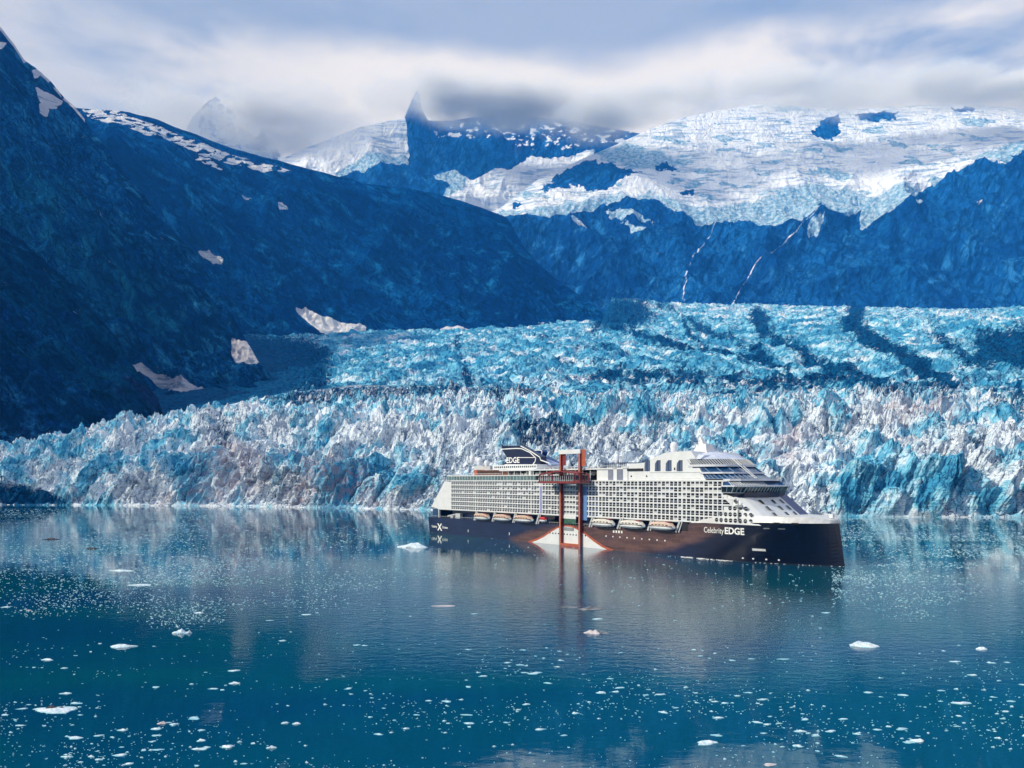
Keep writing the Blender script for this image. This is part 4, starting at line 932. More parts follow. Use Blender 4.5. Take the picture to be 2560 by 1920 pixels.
def build_tower():
    """orange framed lift tower with its moving platform"""
    def colm(xc, ztop_, name):
        b0 = -2.2; u, _ = side(xc, 1250, b0); root = MB()
        yo = -HB + b0
        root.box(u - .48, u + .50, yo + .3, -HB + 0.0, -0.6, ztop_, 1)
        root.box(u - .62, u - .22, yo, yo + .29, -0.6, ztop_, 1); root.box(u - .21, u + .12, yo, yo + .29, -0.6, ztop_ + .02, 2); root.box(u + .13, u + .66, yo, yo + .29, -0.6, ztop_, 0)
        return root.build(name, [ORANGE, DRED, pmat('salmon_trim', (0.62, 0.36, 0.28), .4)], ship), u
    c1, ua = colm(1399.5, 52.0, 'tower_column'); c2, ub = colm(1447.5, 52.8, 'tower_column')
    mb = MB(); mb.box(ua - .9, ub + .9, -HB - 2.4, -HB - .2, 50.8, 53.2); mb.build('tower_crossbeam', WHITE, ship)
    mb = MB(); mb.box(ua + .7, ub - .6, -HB - 2.0, -HB - .3, -.4, 1.4); mb.build('tower_foot', ORANGE, ship)
    # inner red returns seen above the platform
    mb = MB(); mb.box(ua + .8, ua + 3.6, -HB - 1.2, -HB - .9, 44.5, 50.8); mb.build('tower_wing', DRED, ship)
    mb = MB(); mb.box(ub + .8, ub + 3.8, -HB - 1.2, -HB - .9, 44, 53.0); mb.build('tower_wing', ORANGE, ship)
    # platform
    b = -3.2; L, _ = side(1350, 1190, -9); R, _ = side(1468, 1190, -4)
    y0, y1 = -HB - 9.5, -HB - 2.4
    p = MB(); p.box(L, R, y0, y1, 34.6, 35.3, 1)
    p.prism_y([(L - .6, 35.3), (L + 1, 34.6), (R - 1, 34.6), (R + .6, 35.3), (R + .6, 35.8), (L - .6, 35.8)], y0 - .15, y0 + .3, 0)
    plat = p.build('moving_platform', [DRED, STEEL], ship)
    ar = MB(); n = 14; C = (L + R) / 2; hw = (R - L) / 2
    for i in range(n):
        a0 = -1 + 2 * i / n; a1 = -1 + 2 * (i + 1) / n
        z = lambda a: 39.2 + 1.9 * (1 - a * a)
        for yy in (y0, y1 - .4): ar.bar((C + a0 * hw, yy, z(a0)), (C + a1 * hw, yy, z(a1)), .5, .75)
    for a in (-1, -.8, -.33, .33, .8, 1):
        for yy in (y0, y1 - .4): ar.bar((C + a * hw, yy, 35.3), (C + a * hw, yy, 39.2 + 1.9 * (1 - a * a)), .4, .4)
    ar.box(R - 5.0, R + .2, y0 - .3, y1, 34.8, 36.2); ar.build('platform_arch', DRED, plat)
    gl = MB(); gl.box(L + .3, R - 5.2, y0 + .1, y0 + .16, 35.4, 36.6, 0)
    for i in range(18):
        u = L + 1 + i * (R - L - 3) / 18; gl.box(u - .07, u + .07, y0 + .05, y0 + .2, 35.3, 38.6, 1)
    gl.build('platform_screen', [GGLASS, WHITE], plat)
    st = MB(); r2 = random.Random(9)
    for i in range(14):
        u = L + 2 + i * (R - L - 5) / 14; v_ = y0 + 1.5 + r2.random() * 3.5
        st.box(u - .5, u + .5, v_ - .5, v_ + .5, 35.3, 35.8, 0); st.box(u - .5, u - .35, v_ - .5, v_ + .5, 35.8, 36.5, 0)
    st.build('platform_seating', CURT, plat)
    rf = MB(); rf.prism_y([(L + 2, 40.1), (C, 41.1), (R - 2, 40.1), (R - 2, 40.3), (C, 41.4), (L + 2, 40.3)], y0 + .3, y1 - .5); rf.build('platform_roof', DRED, plat)
build_tower()


def build_topsides():
    # glazed band at the stern half
    mb = MB(); mb.box(25, 118, -HB + .25, HB - .25, 36.3, 39.0); mb.build('glass_screen', GGLASS, ship)
    mb = MB()
    for u in np.arange(27, 118, 3.2): mb.box(u - .08, u + .08, -HB + .12, -HB + .24, 36.3, 39.0)
    mb.box(29.5, 160, -HB + .1, HB - .1, 39.0, 39.5); mb.box(24.6, 31, -HB + .2, HB - .2, 39.1, 39.7); mb.box(24, 252, -HB - .1, HB + .1, 36.0, 36.3)
    mb.build('upper_deck_slab', WHITE, ship)
    mb = MB(); mb.box(118.2, 160, -HB + 2.0, HB - 2, 36.3, 39.0, 0)
    for u in np.arange(119, 160, 1.1): mb.box(u - .12, u + .12, -HB + 1.8, -HB + 2.0, 36.3, 38.9, 1)
    mb.build('louvred_wall', [LOUV, WHITE2], ship)
    # stern cabin block and domes
    mb = MB(); mb.box(47, 82, -12, 6, 39.5, 43.0, 0); mb.box(46.4, 49.5, -12.2, 6.2, 39.5, 43.2, 1)
    r2 = random.Random(4)
    for u in np.arange(51, 81, 1.6): mb.box(u, u + .9, -12.15, -12.0, 40 + r2.random(), 42.4, 2)
    mb.build('timber_deckhouse', [TEAK, ORANGE, DARK], ship)
    mb = MB(); mb.box(38, 56, -6, 8, 43.0, 45.6); mb.box(40, 46, -5, 3, 45.6, 46.3); mb.build('dome_base', WHITE2, ship)
    for (x, y_, r) in ((1180, 1146, 1.7), (1199, 1151, 2.2), (1217, 1157, 1.9), (1192, 1146, 1.2)):
        u, z = side(x, y_, 17); m_ = MB(); m_.lathe((u, -2.5, z), [(r * .75, -r * 2.2), (r * .78, -r * .9), (r, -r * .2), (r * .92, r * .45), (r * .55, r * .85), (0.02, r)], 0, 14)
        m_.build('satellite_dome', pmat('dome_white', (0.72, 0.74, 0.80), .4), ship)
    # deck under the funnel and pool deck roof
    mb = MB(); mb.box(64, 108, -10, 10, 43.2, 46.0, 0); mb.box(82, 190, -HB + 1.0, HB - 1.0, 42.0, 42.7, 0); mb.box(58, 108, -12, 12, 42.7, 43.2)
    for u in np.arange(66, 107, 2.0): mb.box(u, u + 1.1, -10.1, -10, 44, 45.2, 1)
    mb.build('funnel_deck', [WHITE, GLASS], ship)
    mb = MB()
    for u in list(np.arange(84, 168, 6.0)) + [112.0]: mb.tube((u, -HB + 2, 39.5 if u < 160 else 36.3), (u, -HB + 2, 42.0), .22)
    mb.box(110.6, 112.4, -HB + 1.2, -HB + 2.8, 39.5, 42.6)
    for u in np.arange(84, 190, 1.5): mb.box(u - .04, u + .04, -HB + 1.1, -HB + 1.2, 42.7, 43.9)
    mb.box(84, 190, -HB + 1.08, -HB + 1.22, 43.85, 44.0)
    for u in np.arange(31, 84, 1.5): mb.box(u - .04, u + .04, -HB + .6, -HB + .7, 39.5, 40.6)
    mb.box(31, 84, -HB + .58, -HB + .72, 40.5, 40.65)
    mb.build('deck_rail', WHITE, ship)
    mb = MB(); mb.box(84, 168, -9, 9, 39.5, 42.0); mb.box(160, 168, -12, 12, 36.3, 42.0); mb.build('deck_interior', DARK, ship)
    mb = MB()
    r2 = random.Random(8)
    for i in range(40):
        u = 86 + r2.random() * 78; mb.box(u, u + .8 + r2.random(), -HB + 3 + r2.random() * 4, -HB + 8, 39.5, 40.3 + r2.random() * .8)
    for i in range(26):
        u = 112 + r2.random() * 72; v_ = -HB + 2 + r2.random() * 8; mb.box(u, u + 1.2, v_, v_ + .7, 42.7, 43.2 + r2.random() * .6)
    mb.build('deck_furniture', CURT, ship)
    # glazed lift towers and white wall by the pool
    mb = MB(); mb.box(167.5, 176, -HB + 1.6, -HB + 6, 36.3, 42.0, 0); mb.box(176.2, 180.2, -HB + 1.2, -HB + 6, 36.3, 42.2, 1); mb.box(180.3, 182.8, -HB + 1.0, -HB + 6, 36.3, 42.8, 0); mb.box(182.9, 187.2, -HB + 1.2, -HB + 6, 36.3, 42.2, 1); mb.box(187.2, 190.3, -HB + 1.0, HB - 1, 36.3, 43.4, 0)
    mb.build('lift_lobby', [WHITE, pmat('lobby_glass', (0.20, 0.21, 0.28), .2)], ship)
    # pool pergola
    mb = MB(); mb.box(162, 178, -6, 6, 45.6, 45.9)
    for u in np.arange(162.5, 178, 1.5): mb.box(u - .15, u + .15, -6, -5.7, 42.7, 45.6)
    mb.prism_y([(170, 43), (180, 43.4), (188, 45.6), (196, 46.2), (196, 44)], -4, 6)
    mb.build('pergola', pmat('dark_canopy', (0.03, 0.05, 0.09), .6), ship)
    # funnel
    P = [(1256, 1162), (1271, 1149), (1266, 1141), (1254, 1123), (1254, 1114), (1302, 1114), (1325, 1127), (1351, 1141), (1353, 1150), (1349, 1162)]
    b = 13.0; prof = [side(x, y_, b) for x, y_ in P]
    fn = MB(); fn.prism_y(prof, -HB + b, -HB + b + 4.5); fun = fn.build('funnel', NAVY, ship)
    def stroke(pts, name, w=.55, bb=b):
        s = MB(); q = [side(x, y_, bb) for x, y_ in pts]
        for (a0, z0), (a1, z1) in zip(q[:-1], q[1:]): s.bar((a0, -HB + bb - .08, z0), (a1, -HB + bb - .08, z1), .3, w)
        return s.build(name, LETTER, fun)
    stroke([(1254, 1123), (1290, 1121), (1304, 1121.5), (1325, 1131), (1340, 1145), (1338, 1154), (1332, 1162), (1262, 1162)], 'funnel_stripe')
    stroke([(1302, 1115), (1325, 1127), (1350, 1143), (1352, 1150), (1374, 1158)], 'funnel_stripe')
    stroke([(1298, 1143.8), (1337, 1143.8)], 'funnel_stripe', .35)
    s = MB()
    for i in range(7):
        x = 1256 + i * 7; a0, z0 = side(x, 1115, b); a1, z1 = side(x + 6, 1121, b); s.bar((a0, -HB + b - .06, z0), (a1, -HB + b - .06, z1), .2, .28)
    s.build('funnel_louvre', LOUV, fun)
    uE0, zE = side(1266.5, 1157.5, b); uE1, _ = side(1299, 1157.5, b)
    lettering('EDGE', uE0, uE1, zE, 3.5, 'funnel_lettering', lambda u, z: -HB + b - .1, 0.02, fun)
    b2 = 26.0
    Q = [(1310, 1163), (1322, 1128), (1330, 1125), (1352, 1125), (1356, 1130), (1352, 1141), (1366, 1143), (1391, 1159), (1391, 1161), (1362, 1163)]
    fn = MB(); fn.prism_y([side(x, y_, b2) for x, y_ in Q], -HB + b2, -HB + b2 + 4.5); fn.build('funnel_fin', NAVYB, ship)
    stroke([(1330, 1125.5), (1352, 1125.5), (1355.5, 1129), (1352, 1141)], 'funnel_stripe', .55, b2)
    # bridging fairing between the plates
    fn = MB(); fn.prism_y([side(x, y_, 20) for x, y_ in [(1300, 1163), (1345, 1144), (1353, 1148), (1385, 1160), (1385, 1163)]], -HB + b + 4.6, -HB + b2 - .1); fn.build('funnel_fairing', pmat('fairing_blue', (0.35, 0.42, 0.62), .4), ship)
    # forward tall block with arched windows
    prof = [(190.3, 36.3), (190.3, 44.4), (202.3, 45.2)] + [side(x, y_, 1.5) for x, y_ in [(1625, 1149), (1662, 1132), (1690, 1129), (1728, 1128)]] + [(233.5, 46.3), (229.8, 46.3), (231.5, 42), (235.5, 42), (239.0, 36.3)]
    bl = MB(); bl.prism_y(prof, -HB + 1.5, HB - 1.5); blk = bl.build('forward_block', WHITE, ship)
    for x0, x1 in ((1611, 1624.5), (1637, 1651), (1664, 1678.5), (1691.5, 1706)):
        (a, zt), (c, zb) = side(x0, 1150.5, 1.4), side(x1, 1177.5, 1.4)
        w = MB(); w.prism_y([(a, zb), (c, zb), (c, zt), (a + (c - a) * .45, zt), (a + .2, zt - 1.6)], -HB + 1.32, -HB + 1.6, 0)
        w.box((a + c) / 2 - .35, (a + c) / 2 + .35, -HB + 1.2, -HB + 1.3, zb, zt - .2, 1); w.build('arched_window', [pmat('slate_glass', (0.085, 0.11, 0.18), .2), CURB], blk)
    for (x0, y0_, x1, y1_) in ((1569, 1171.5, 1608, 1176.5), (1685, 1169, 1688, 1175)):
        (a, zt), (c, zb) = side(x0, y0_, 1.4), side(x1, y1_, 1.4); w = MB(); w.box(a, c, -HB + (0.9 if a < 190.5 else 1.35), -HB + 1.6, zb, zt); w.build('opening', DARK, blk)
    for x in (1578, 1616.5):
        a, z = side(x, 1190.5, 1.4); w = MB(); w.tube((a, -HB + (.8 if a < 190.5 else 1.35), z), (a, -HB + 1.6, z), .45, n=10); w.build('porthole', DARK, blk)
    w = MB(); w.box(205, 238, -HB + 1.3, -HB + 1.6, 40.0, 40.2); w.box(190.4, 236, -HB + 1.35, -HB + 1.6, 36.9, 37.05); w.build('panel_seam', WHITE2, blk)
    # observation tiers: raked glass bands between slabs
    def ring(U, z, k=3.0):
        return [(236.0, -HB + k, z), (U - 11, -HB + k, z), (U - 5.5, -HB + k + 2.2, z), (U - 2.2, -HB + k + 6, z), (U - .5, -HB + k + 11, z), (U, 0, z), (U - .5, HB - k - 11, z), (U - 2.2, HB - k - 6, z), (U - 5.5, HB - k - 2.2, z), (U - 11, HB - k, z), (236.0, HB - k, z)]
    def tier(Ub, zb, Ut, zt, k, nm, mat, mull=0, mmat=WHITE, side_from=None):
        A, B = ring(Ub, zb, k), ring(Ut, zt, k + .3)
        if side_from:
            A[0] = (side_from, A[0][1], zb); B[0] = (side_from - 2.2, B[0][1], zt); A[-1] = (side_from, A[-1][1], zb); B[-1] = (side_from - 2.2, B[-1][1], zt)
        t = MB(); t.loft(A, B); o = t.build(nm, mat, ship)
        if mull:
            mm = MB()
            segs = [(A[i], A[i + 1], B[i], B[i + 1]) for i in range(0, 9)]; tot = sum((Vector(a) - Vector(c)).length for a, c, _, _ in segs)
            acc = 0; step = tot / mull
            for a, c, d, e in segs:
                L_ = (Vector(a) - Vector(c)).length; q = (-acc) % step
                while q < L_:
                    f_ = q / L_; P0 = Vector(a).lerp(Vector(c), f_); P1 = Vector(d).lerp(Vector(e), f_); n_ = Vector((P0.x - 236, P0.y, 0)).normalized() * .12
                    mm.bar(P0 + n_, P1 + n_, .28, .28); q += step
                acc = (acc + L_); mm.bar(Vector(a) + Vector((0, 0, .1)), Vector(c) + Vector((0, 0, .1)), .3, .2)
            mm.build('mullions', mmat, o)
        return o
    def slab(U, z0, z1, k, sf=233):
        A, B = ring(U, z0, k), ring(U, z1, k); 
        for R_ in (A, B): R_[0] = (sf, R_[0][1], R_[0][2]); R_[-1] = (sf, R_[-1][1], R_[-1][2])
        t = MB(); t.loft(A, B); return t.build('deck_slab', pmat('slab_white', (0.66, 0.68, 0.74), .4), ship)
    tier(256.0, 36.9, 252.0, 39.3, 2.0, 'lounge_window', BGLASS, 22, pmat('mullion_blue', (0.2, 0.28, 0.42), .4), 238.8)
    slab(252.6, 39.3, 40.0, 1.2, 236)
    tier(251.6, 40.0, 247.6, 42.6, 2.2, 'lounge_window', BGLASS, 9, pmat('mullion_blue', (0.2, 0.28, 0.42), .4), 235.3)
    slab(248.4, 42.6, 43.5, 1.2, 229)
    tier(247.2, 43.5, 243.6, 46.2, 1.4, 'louvred_window', LOUV, 40, WHITE2, 230.5)
    # domed roof over the tiers, mast
    A, B, C_, D_ = ring(243.4, 46.2, 1.6), ring(239.5, 48.0, 4.5), ring(233, 50.2, 9), ring(229, 50.9, 14)
    t = MB(); t.v = []; t.loft(A, B, 0, True, False); t.loft([(min(x, 236) if i in (0, 10) else x, y_, z) for i, (x, y_, z) in enumerate(B)], [(220 if i in (0, 10) else x - 0, y_, z) for i, (x, y_, z) in enumerate(C_)], 0, False, False); t.loft([(220 if i in (0, 10) else x, y_, z) for i, (x, y_, z) in enumerate(C_)], [(216 if i in (0, 10) else x, y_, z) for i, (x, y_, z) in enumerate(D_)], 0, False, True)
    t.build('dome_roof', pmat('roof_white', (0.62, 0.66, 0.78), .4), ship)
    mb = MB(); u, z = side(1758, 1134, 15); zt = side(1756, 1105, 15)[1]
    mb.loft([(u - 4, -8, z - 1), (u + 5, -8, z - 1), (u + 5, 0, z - 1), (u - 4, 0, z - 1)], [(u - 2.2, -6.5, z + 4.6), (u + 3.0, -6.5, z + 4.6), (u + 3.0, -1.5, z + 4.6), (u - 2.2, -1.5, z + 4.6)])
    mb.loft([(u - 2, -6, z + 4.6), (u + 1, -6, z + 4.6), (u + 1, -2, z + 4.6), (u - 2, -2, z + 4.6)], [(u - 2.6, -4.4, zt + 2.5), (u - 1.6, -4.4, zt + 2.5), (u - 1.6, -3.4, zt + 2.5), (u - 2.6, -3.4, zt + 2.5)])
    mb.bar((u - 2, -9, zt - .5), (u - 2, 1, zt - .5), .3, .3); mb.bar((u - 2, -7, zt + 1), (u - 2, -1, zt + 1), .2, .2)
    mb.tube((u - 2, -4, zt + 2), (u - 2, -4, zt + 4.2), .12)
    mb.build('mast', pmat('mast_white', (0.72, 0.70, 0.70), .4), ship)
    for (x, y_, r, b_) in ((1685, 1114, 2.0, 14), (1542, 1141, 1.5, 14), (1634, 1146, 1.6, 14)):
        u, z = side(x, y_, b_); m_ = MB(); m_.lathe((u, -HB + b_, z), [(r * .8, -r * 2.4), (r * .85, -r), (r, -r * .2), (r * .92, r * .45), (r * .55, r * .85), (0.02, r)], 0, 14)
        m_.build('satellite_dome', pmat('dome_white', (0.72, 0.74, 0.80), .4), ship)
    u, z = side(1557, 1130, 16); m_ = MB(); m_.tube((u, -4, 43), (u, -4, z + 1), .4, 0, 8, .15); m_.build('aerial', WHITE, ship)
    # two white pipes down the front of the lounge
    m_ = MB()
    for dy in (0, 2.6): m_.bar((243.5, -5 + dy, 46.8), (256.6 - dy * .3, -5 + dy, 37.2), .28, .28)
    m_.build('front_stay', WHITE, ship)
    # bridge
    def bring(U, z, w):
        return [(250.0, -HB - w, z), (U - 5.5, -HB - w, z), (U - 2.2, -HB + 3.5, z), (U - .4, -HB + 11, z), (U, 0, z), (U - .4, HB - 11, z), (U - 2.2, HB - 3.5, z), (U - 5.0, HB + w, z), (250.0, HB + w, z)]
    def part(Ub, zb, wb, Ut, zt, wt, nm, mat, par=ship):
        t = MB(); t.loft(bring(Ub, zb, wb), bring(Ut, zt, wt)); return t.build(nm, mat, par)
    part(260.2, 28.5, -1.2, 261.2, 30.9, .6, 'bridge_underside', NAVY)
    br = part(260.6, 30.9, .9, 262.0, 33.4, 1.5, 'bridge', GLASS)
    mm = MB(); A, B = bring(260.6, 30.95, .9), bring(262.0, 33.35, 1.5)
    for i in range(1, 7):
        n_ = 3 if i in (1, 6) else 4
        for j in range(n_):
            f_ = j / n_; P0 = Vector(A[i]).lerp(Vector(A[i + 1]), f_); P1 = Vector(B[i]).lerp(Vector(B[i + 1]), f_); q = Vector((P0.x - 240, P0.y * .6, 0)).normalized() * .15
            mm.bar(P0 + q, P1 + q, .3, .3)
    for f_ in (0, .5): 
        P0 = Vector(A[0]).lerp(Vector(A[1]), f_); P1 = Vector(B[0]).lerp(Vector(B[1]), f_); mm.bar(P0 - Vector((0, .15, 0)), P1 - Vector((0, .15, 0)), .3, .3)
    for i in range(8): mm.bar(B[i], B[i + 1], .25, .2)
    mm.build('bridge_mullions', pmat('bridge_frame', (0.25, 0.38, 0.42), .4), br)
    part(261.0, 30.5, 1.0, 261.0, 30.9, 1.0, 'bridge_sill', STEEL, br)
    part(262.8, 33.4, 1.8, 262.8, 33.95, 1.8, 'bridge_roof', pmat('slab_white', (0.66, 0.68, 0.74), .4), br)
    part(260.5, 33.95, .6, 257.6, 35.9, -.5, 'raked_screen', BGLASS)
    mm = MB()
    A, B = bring(260.5, 34.0, .6), bring(257.6, 35.9, -.5)
    for i in (1, 2, 3):
        for j in range(5):
            f_ = j / 5; P0 = Vector(A[i]).lerp(Vector(A[i + 1]), f_); P1 = Vector(B[i]).lerp(Vector(B[i + 1]), f_); q = Vector((.2, -.1, 0)); mm.bar(P0 + q, P1 + q, .35, .35)
    mm.build('screen_ribs', WHITE2, ship)
    part(259.2, 36.0, .2, 259.2, 36.75, .2, 'lounge_deck', pmat('slab_white', (0.66, 0.68, 0.74), .4))
    # side railing of the lounge deck
    mm = MB(); R1 = bring(258.8, 36.75, 0); 
    for i in range(1, 7):
        mm.bar(Vector(R1[i]) + Vector((0, 0, 1.1)), Vector(R1[i + 1]) + Vector((0, 0, 1.1)), .1, .1)
        for j in range(8):
            P0 = Vector(R1[i]).lerp(Vector(R1[i + 1]), j / 8); mm.bar(P0, P0 + Vector((0, 0, 1.1)), .08, .08)
    mm.build('lounge_rail', WHITE2, ship)
    # crane post beside the round windows
    mm = MB(); mm.tube((258.2, -HB - .5, 18), (258.2, -HB - .5, 27.6), .22); mm.box(257, 260.5, -HB - .9, -HB - .1, 24.3, 25.3); mm.build('gangway_post', STEEL, ship)
build_topsides()


# ---------------- lifeboats hang from the ship's davits: things of their own
def ship_pt(u, y_, z): 
    c, s = math.cos(SH), math.sin(SH); o = ship.location
    return (o.x + c * u - s * y_, o.y + s * u + c * y_, z)
def davits():
    for u in (59.0, 78.4, 99.0, 121.0, 165.2, 186.0, 206.6, 224.4):
        mb = MB(); mb.bar((u - 1.0, -HB - .9, ztop(u) - .4), (u + .9, -HB - .2, 16.9), .35, .9); mb.bar((u + .7, -HB - .9, ztop(u) - .4), (u + 2.4, -HB - .2, 16.9), .3, .5); mb.build('davit', WHITE2, ship)
davits()
def make_boat(name, L, W_, H_, top, enclosed, label, group):
    root = empty(name); tag(root, label, 'lifeboat', group)
    st = [(-.5, .25, .55), (-.44, .72, .25), (-.25, .98, .05), (0, 1, 0), (.25, .98, .05), (.42, .74, .22), (.5, .12, .6)]
    mb = MB(); rings = []
    for x, w, k in st:
        w2 = W_ / 2 * w; zk = k * H_ * .45; zt = H_ * .5
        rings.append([(x * L, -w2, zt), (x * L, -w2 * .93, zk + (zt - zk) * .45), (x * L, -w2 * .45, zk), (x * L, w2 * .45, zk), (x * L, w2 * .93, zk + (zt - zk) * .45), (x * L, w2, zt)])
    for i in range(len(rings) - 1): mb.loft(rings[i], rings[i + 1], 0, i == 0, i == len(rings) - 2)
    mb.build('hull', BOATW, root)
    mb = MB(); st2 = [(-.45, .45, .0), (-.40, .80, .40), (-.2, .90, .5), (.15, .90, .5), (.34, .80, .38), (.46, .35, .0)]; rings = []
    for x, w, k in st2:
        w2 = W_ / 2 * w; z0 = H_ * .5 + .02; z1 = z0 + max(k, .06) * H_
        rings.append([(x * L, -w2, z0), (x * L, -w2 * .95, z0 + (z1 - z0) * .6), (x * L, -w2 * .6, z1), (x * L, w2 * .6, z1), (x * L, w2 * .95, z0 + (z1 - z0) * .6), (x * L, w2, z0)])
    for i in range(len(rings) - 1): mb.loft(rings[i], rings[i + 1], 0, i == 0, i == len(rings) - 2)
    can = mb.build('canopy', top, root)
    mb = MB()
    for i in range(5): mb.box(-L * .33 + i * L * .14, -L * .33 + i * L * .14 + L * .07, -W_ * .47, W_ * .47, H_ * .60, H_ * .70)
    mb.build('window', GLASS, can)
    mb = MB(); mb.box(-L * .46, L * .44, -W_ * .51, W_ * .51, H_ * .46, H_ * .52); mb.build('fender', pmat('rubber_dark', (0.03, 0.03, 0.035), .8), root)
    mb = MB(); mb.box(L * .16, L * .32, -W_ * .25, W_ * .25, H_ * .95, H_ * 1.08); mb.build('hatch', DRED, root)
    return root
PALE = pmat('boat_canopy_pale', (0.66, 0.62, 0.56), .5)
boats = [(68.2, 17.0, BOATO, 'orange-topped lifeboat nearest the stern of the cruise ship'),
         (89.3, 17.8, BOATO, 'orange-topped lifeboat between two others on the aft half of the ship'),
         (110.0, 18.2, BOATO, 'orange-topped lifeboat nearest the orange tower, just aft of it'),
         (176.0, 17.4, PALE, 'white-topped lifeboat just forward of the orange tower and blue panel'),
         (196.5, 17.8, PALE, 'white-topped lifeboat between two others on the forward half of the ship'),
         (216.0, 16.6, pmat('boat_canopy_peach', (0.62, 0.46, 0.38), .5), 'peach-topped lifeboat nearest the bow of the cruise ship')]
for u, L_, mt, lb in boats:
    b_ = make_boat('lifeboat', L_ * .95, 4.3, 4.0, mt, True, lb, 'lifeboats hung along the ship side')
    b_.location = ship_pt(u, -HB - 2.0, ztop(u) + .35); b_.rotation_euler = (0, 0, SH)
rb = make_boat('rescue_boat', 6.0, 2.6, 2.8, RED, False, 'small bright red rescue boat hung just aft of the orange tower', None)
rb['category'] = 'rescue boat'; rb.location = ship_pt(126.8, -HB - 1.4, 12.4); rb.rotation_euler = (0, 0, SH)


# ------------------------------------------------------------------ floating ice
def floe_ice():
    m = bpy.data.materials.new('floe_ice'); m.use_nodes = True; nt = m.node_tree; k = NT(nt)
    b = nt.nodes['Principled BSDF']; b.inputs['Roughness'].default_value = .6; b.inputs['Subsurface Weight'].default_value = 0.0
    tc = k.n('ShaderNodeTexCoord').outputs['Object']; g = k.n('ShaderNodeNewGeometry').outputs['Position']
    n = k.noise(g, 2.2, 6, .65)
    z = k.n('ShaderNodeSeparateXYZ', ins={0: g}).outputs[2]
    c = k.mix(k.rng(n, .38, .60), (0.42, 0.62, 0.74), (0.86, 0.88, 0.90))
    c = k.mix(k.rng(z, 0.12, 0.0), c, (0.16, 0.50, 0.60))
    nt.links.new(c, b.inputs['Base Color'])
    bp = k.n('ShaderNodeBump', ins={'Strength': .6, 'Distance': .2, 'Height': n}); nt.links.new(bp.outputs[0], b.inputs['Normal'])
    return m
FLOE = floe_ice()
DIRTY = pmat('dirty_ice', (0.22, 0.22, 0.23), .7, noise=(0.75, 1.3)); PINK = pmat('tinted_ice', (0.62, 0.55, 0.56), .6, noise=(0.3, 1.0)); DIRT = pmat('grit', (0.05, 0.045, 0.055), .9, noise=(.4, 2.))


def floe_mesh(name, seed, n=16, flat=1.0, lumps=2, mat=None):
    """unit floe: ragged outline, undercut edge, bumpy top; radius about 1, height about 1"""
    r = random.Random(seed); ph = [r.random() * 6.28 for _ in range(5)]
    R = [1 + .22 * math.sin(2 * t + ph[0]) + .14 * math.sin(3 * t + ph[1]) + .10 * math.sin(5 * t + ph[2]) + r.uniform(-.09, .09) for t in [2 * math.pi * i / n for i in range(n)]]
    lay = [(.90, -.45), (1.0, -.02), (.97, .28), (.74, .55), (.40, .72)]; V = []; Fc = []
    cx = [(r.uniform(-.5, .5), r.uniform(-.5, .5), r.uniform(.2, .6)) for _ in range(lumps)]
    def hh(x, y_): return sum(h * math.exp(-((x - a) ** 2 + (y_ - b) ** 2) / .10) for a, b, h in cx)
    for s, z in lay:
        for i in range(n):
            t = 2 * math.pi * i / n; x, y_ = R[i] * s * math.cos(t), R[i] * s * math.sin(t)
            V.append((x, y_, z + (hh(x, y_) + r.uniform(-.14, .14)) * (1 if z > .3 else .15)))
    V.append((0, 0, .75 + hh(0, 0)))
    for j in range(len(lay) - 1):
        for i in range(n): Fc.append((j * n + i, j * n + (i + 1) % n, (j + 1) * n + (i + 1) % n, (j + 1) * n + i))
    for i in range(n): Fc.append(((len(lay) - 1) * n + i, (len(lay) - 1) * n + (i + 1) % n, len(V) - 1))
    me = bpy.data.meshes.new(name); me.from_pydata(V, [], Fc); me.materials.append(mat or FLOE); me.update()
    return me


def on_water(px, py):
    D = CH * F / (py - HY); return (px - 1280) / F * D, D
def big_floe(px, py, wpx, label, h=.6, depth=.5, mat=None, seed=0, n=26, name='ice_floe', lumps=5, rot=0.0):
    x, y_ = on_water(px, py); w = wpx / F * y_ / 2
    o = bpy.data.objects.new(name, floe_mesh(name, seed, n, 1, lumps, mat)); COL.objects.link(o)
    o.location = (x, y_, 0); o.scale = (w, w * depth, h * .42); o.rotation_euler = (0, 0, rot)
    tag(o, label, 'ice floe'); return o
b0 = big_floe(1032, 1368, 66, 'tall lumpy white ice chunk off the stern of the cruise ship', 2.6, .7, seed=11, lumps=9)
big_floe(305, 1427, 58, 'long flat white floe, farther of the pair at the left mid-water', .8, .5, seed=12)
big_floe(353, 1463, 48, 'long flat white floe, nearer of the pair at the left mid-water', .8, .5, seed=13)
big_floe(1111, 1515, 50, 'thin cream-coloured flat floe below the ship stern', .45, .35, PINK, 14, lumps=2)
big_floe(1478, 1523, 64, 'grit-covered dark floe on the water below the ship bow half', .9, .45, DIRTY, 15)
big_floe(1420, 1518, 36, 'low grey slush patch beside the grit-covered dark floe', .35, .45, DIRTY, 16, lumps=2)
big_floe(1482, 1583, 34, 'rounded pinkish lump of ice with a grey tail, below the dark floe', 1.2, .7, PINK, 17)
big_floe(1506, 1583, 30, 'grey tail of dirty ice beside a rounded pinkish lump', .6, .5, DIRTY, 18)
big_floe(2160, 1615, 80, 'big bright white floe with a notched top, right of the ship in open dark water', 1.3, .45, seed=19, lumps=8)
big_floe(2455, 1623, 28, 'small rounded white floe near the right edge, level with the big bright floe', .9, .7, seed=20)
big_floe(450, 1583, 26, 'knobbly white ice lump standing high at the centre left', 1.5, .8, seed=21, lumps=6)
big_floe(470, 1583, 16, 'small white lump touching the knobbly ice at the centre left', .9, .8, seed=22)
big_floe(307, 1617, 64, 'ragged long white floe left of centre, below the knobbly lump', .8, .35, seed=23, lumps=9)
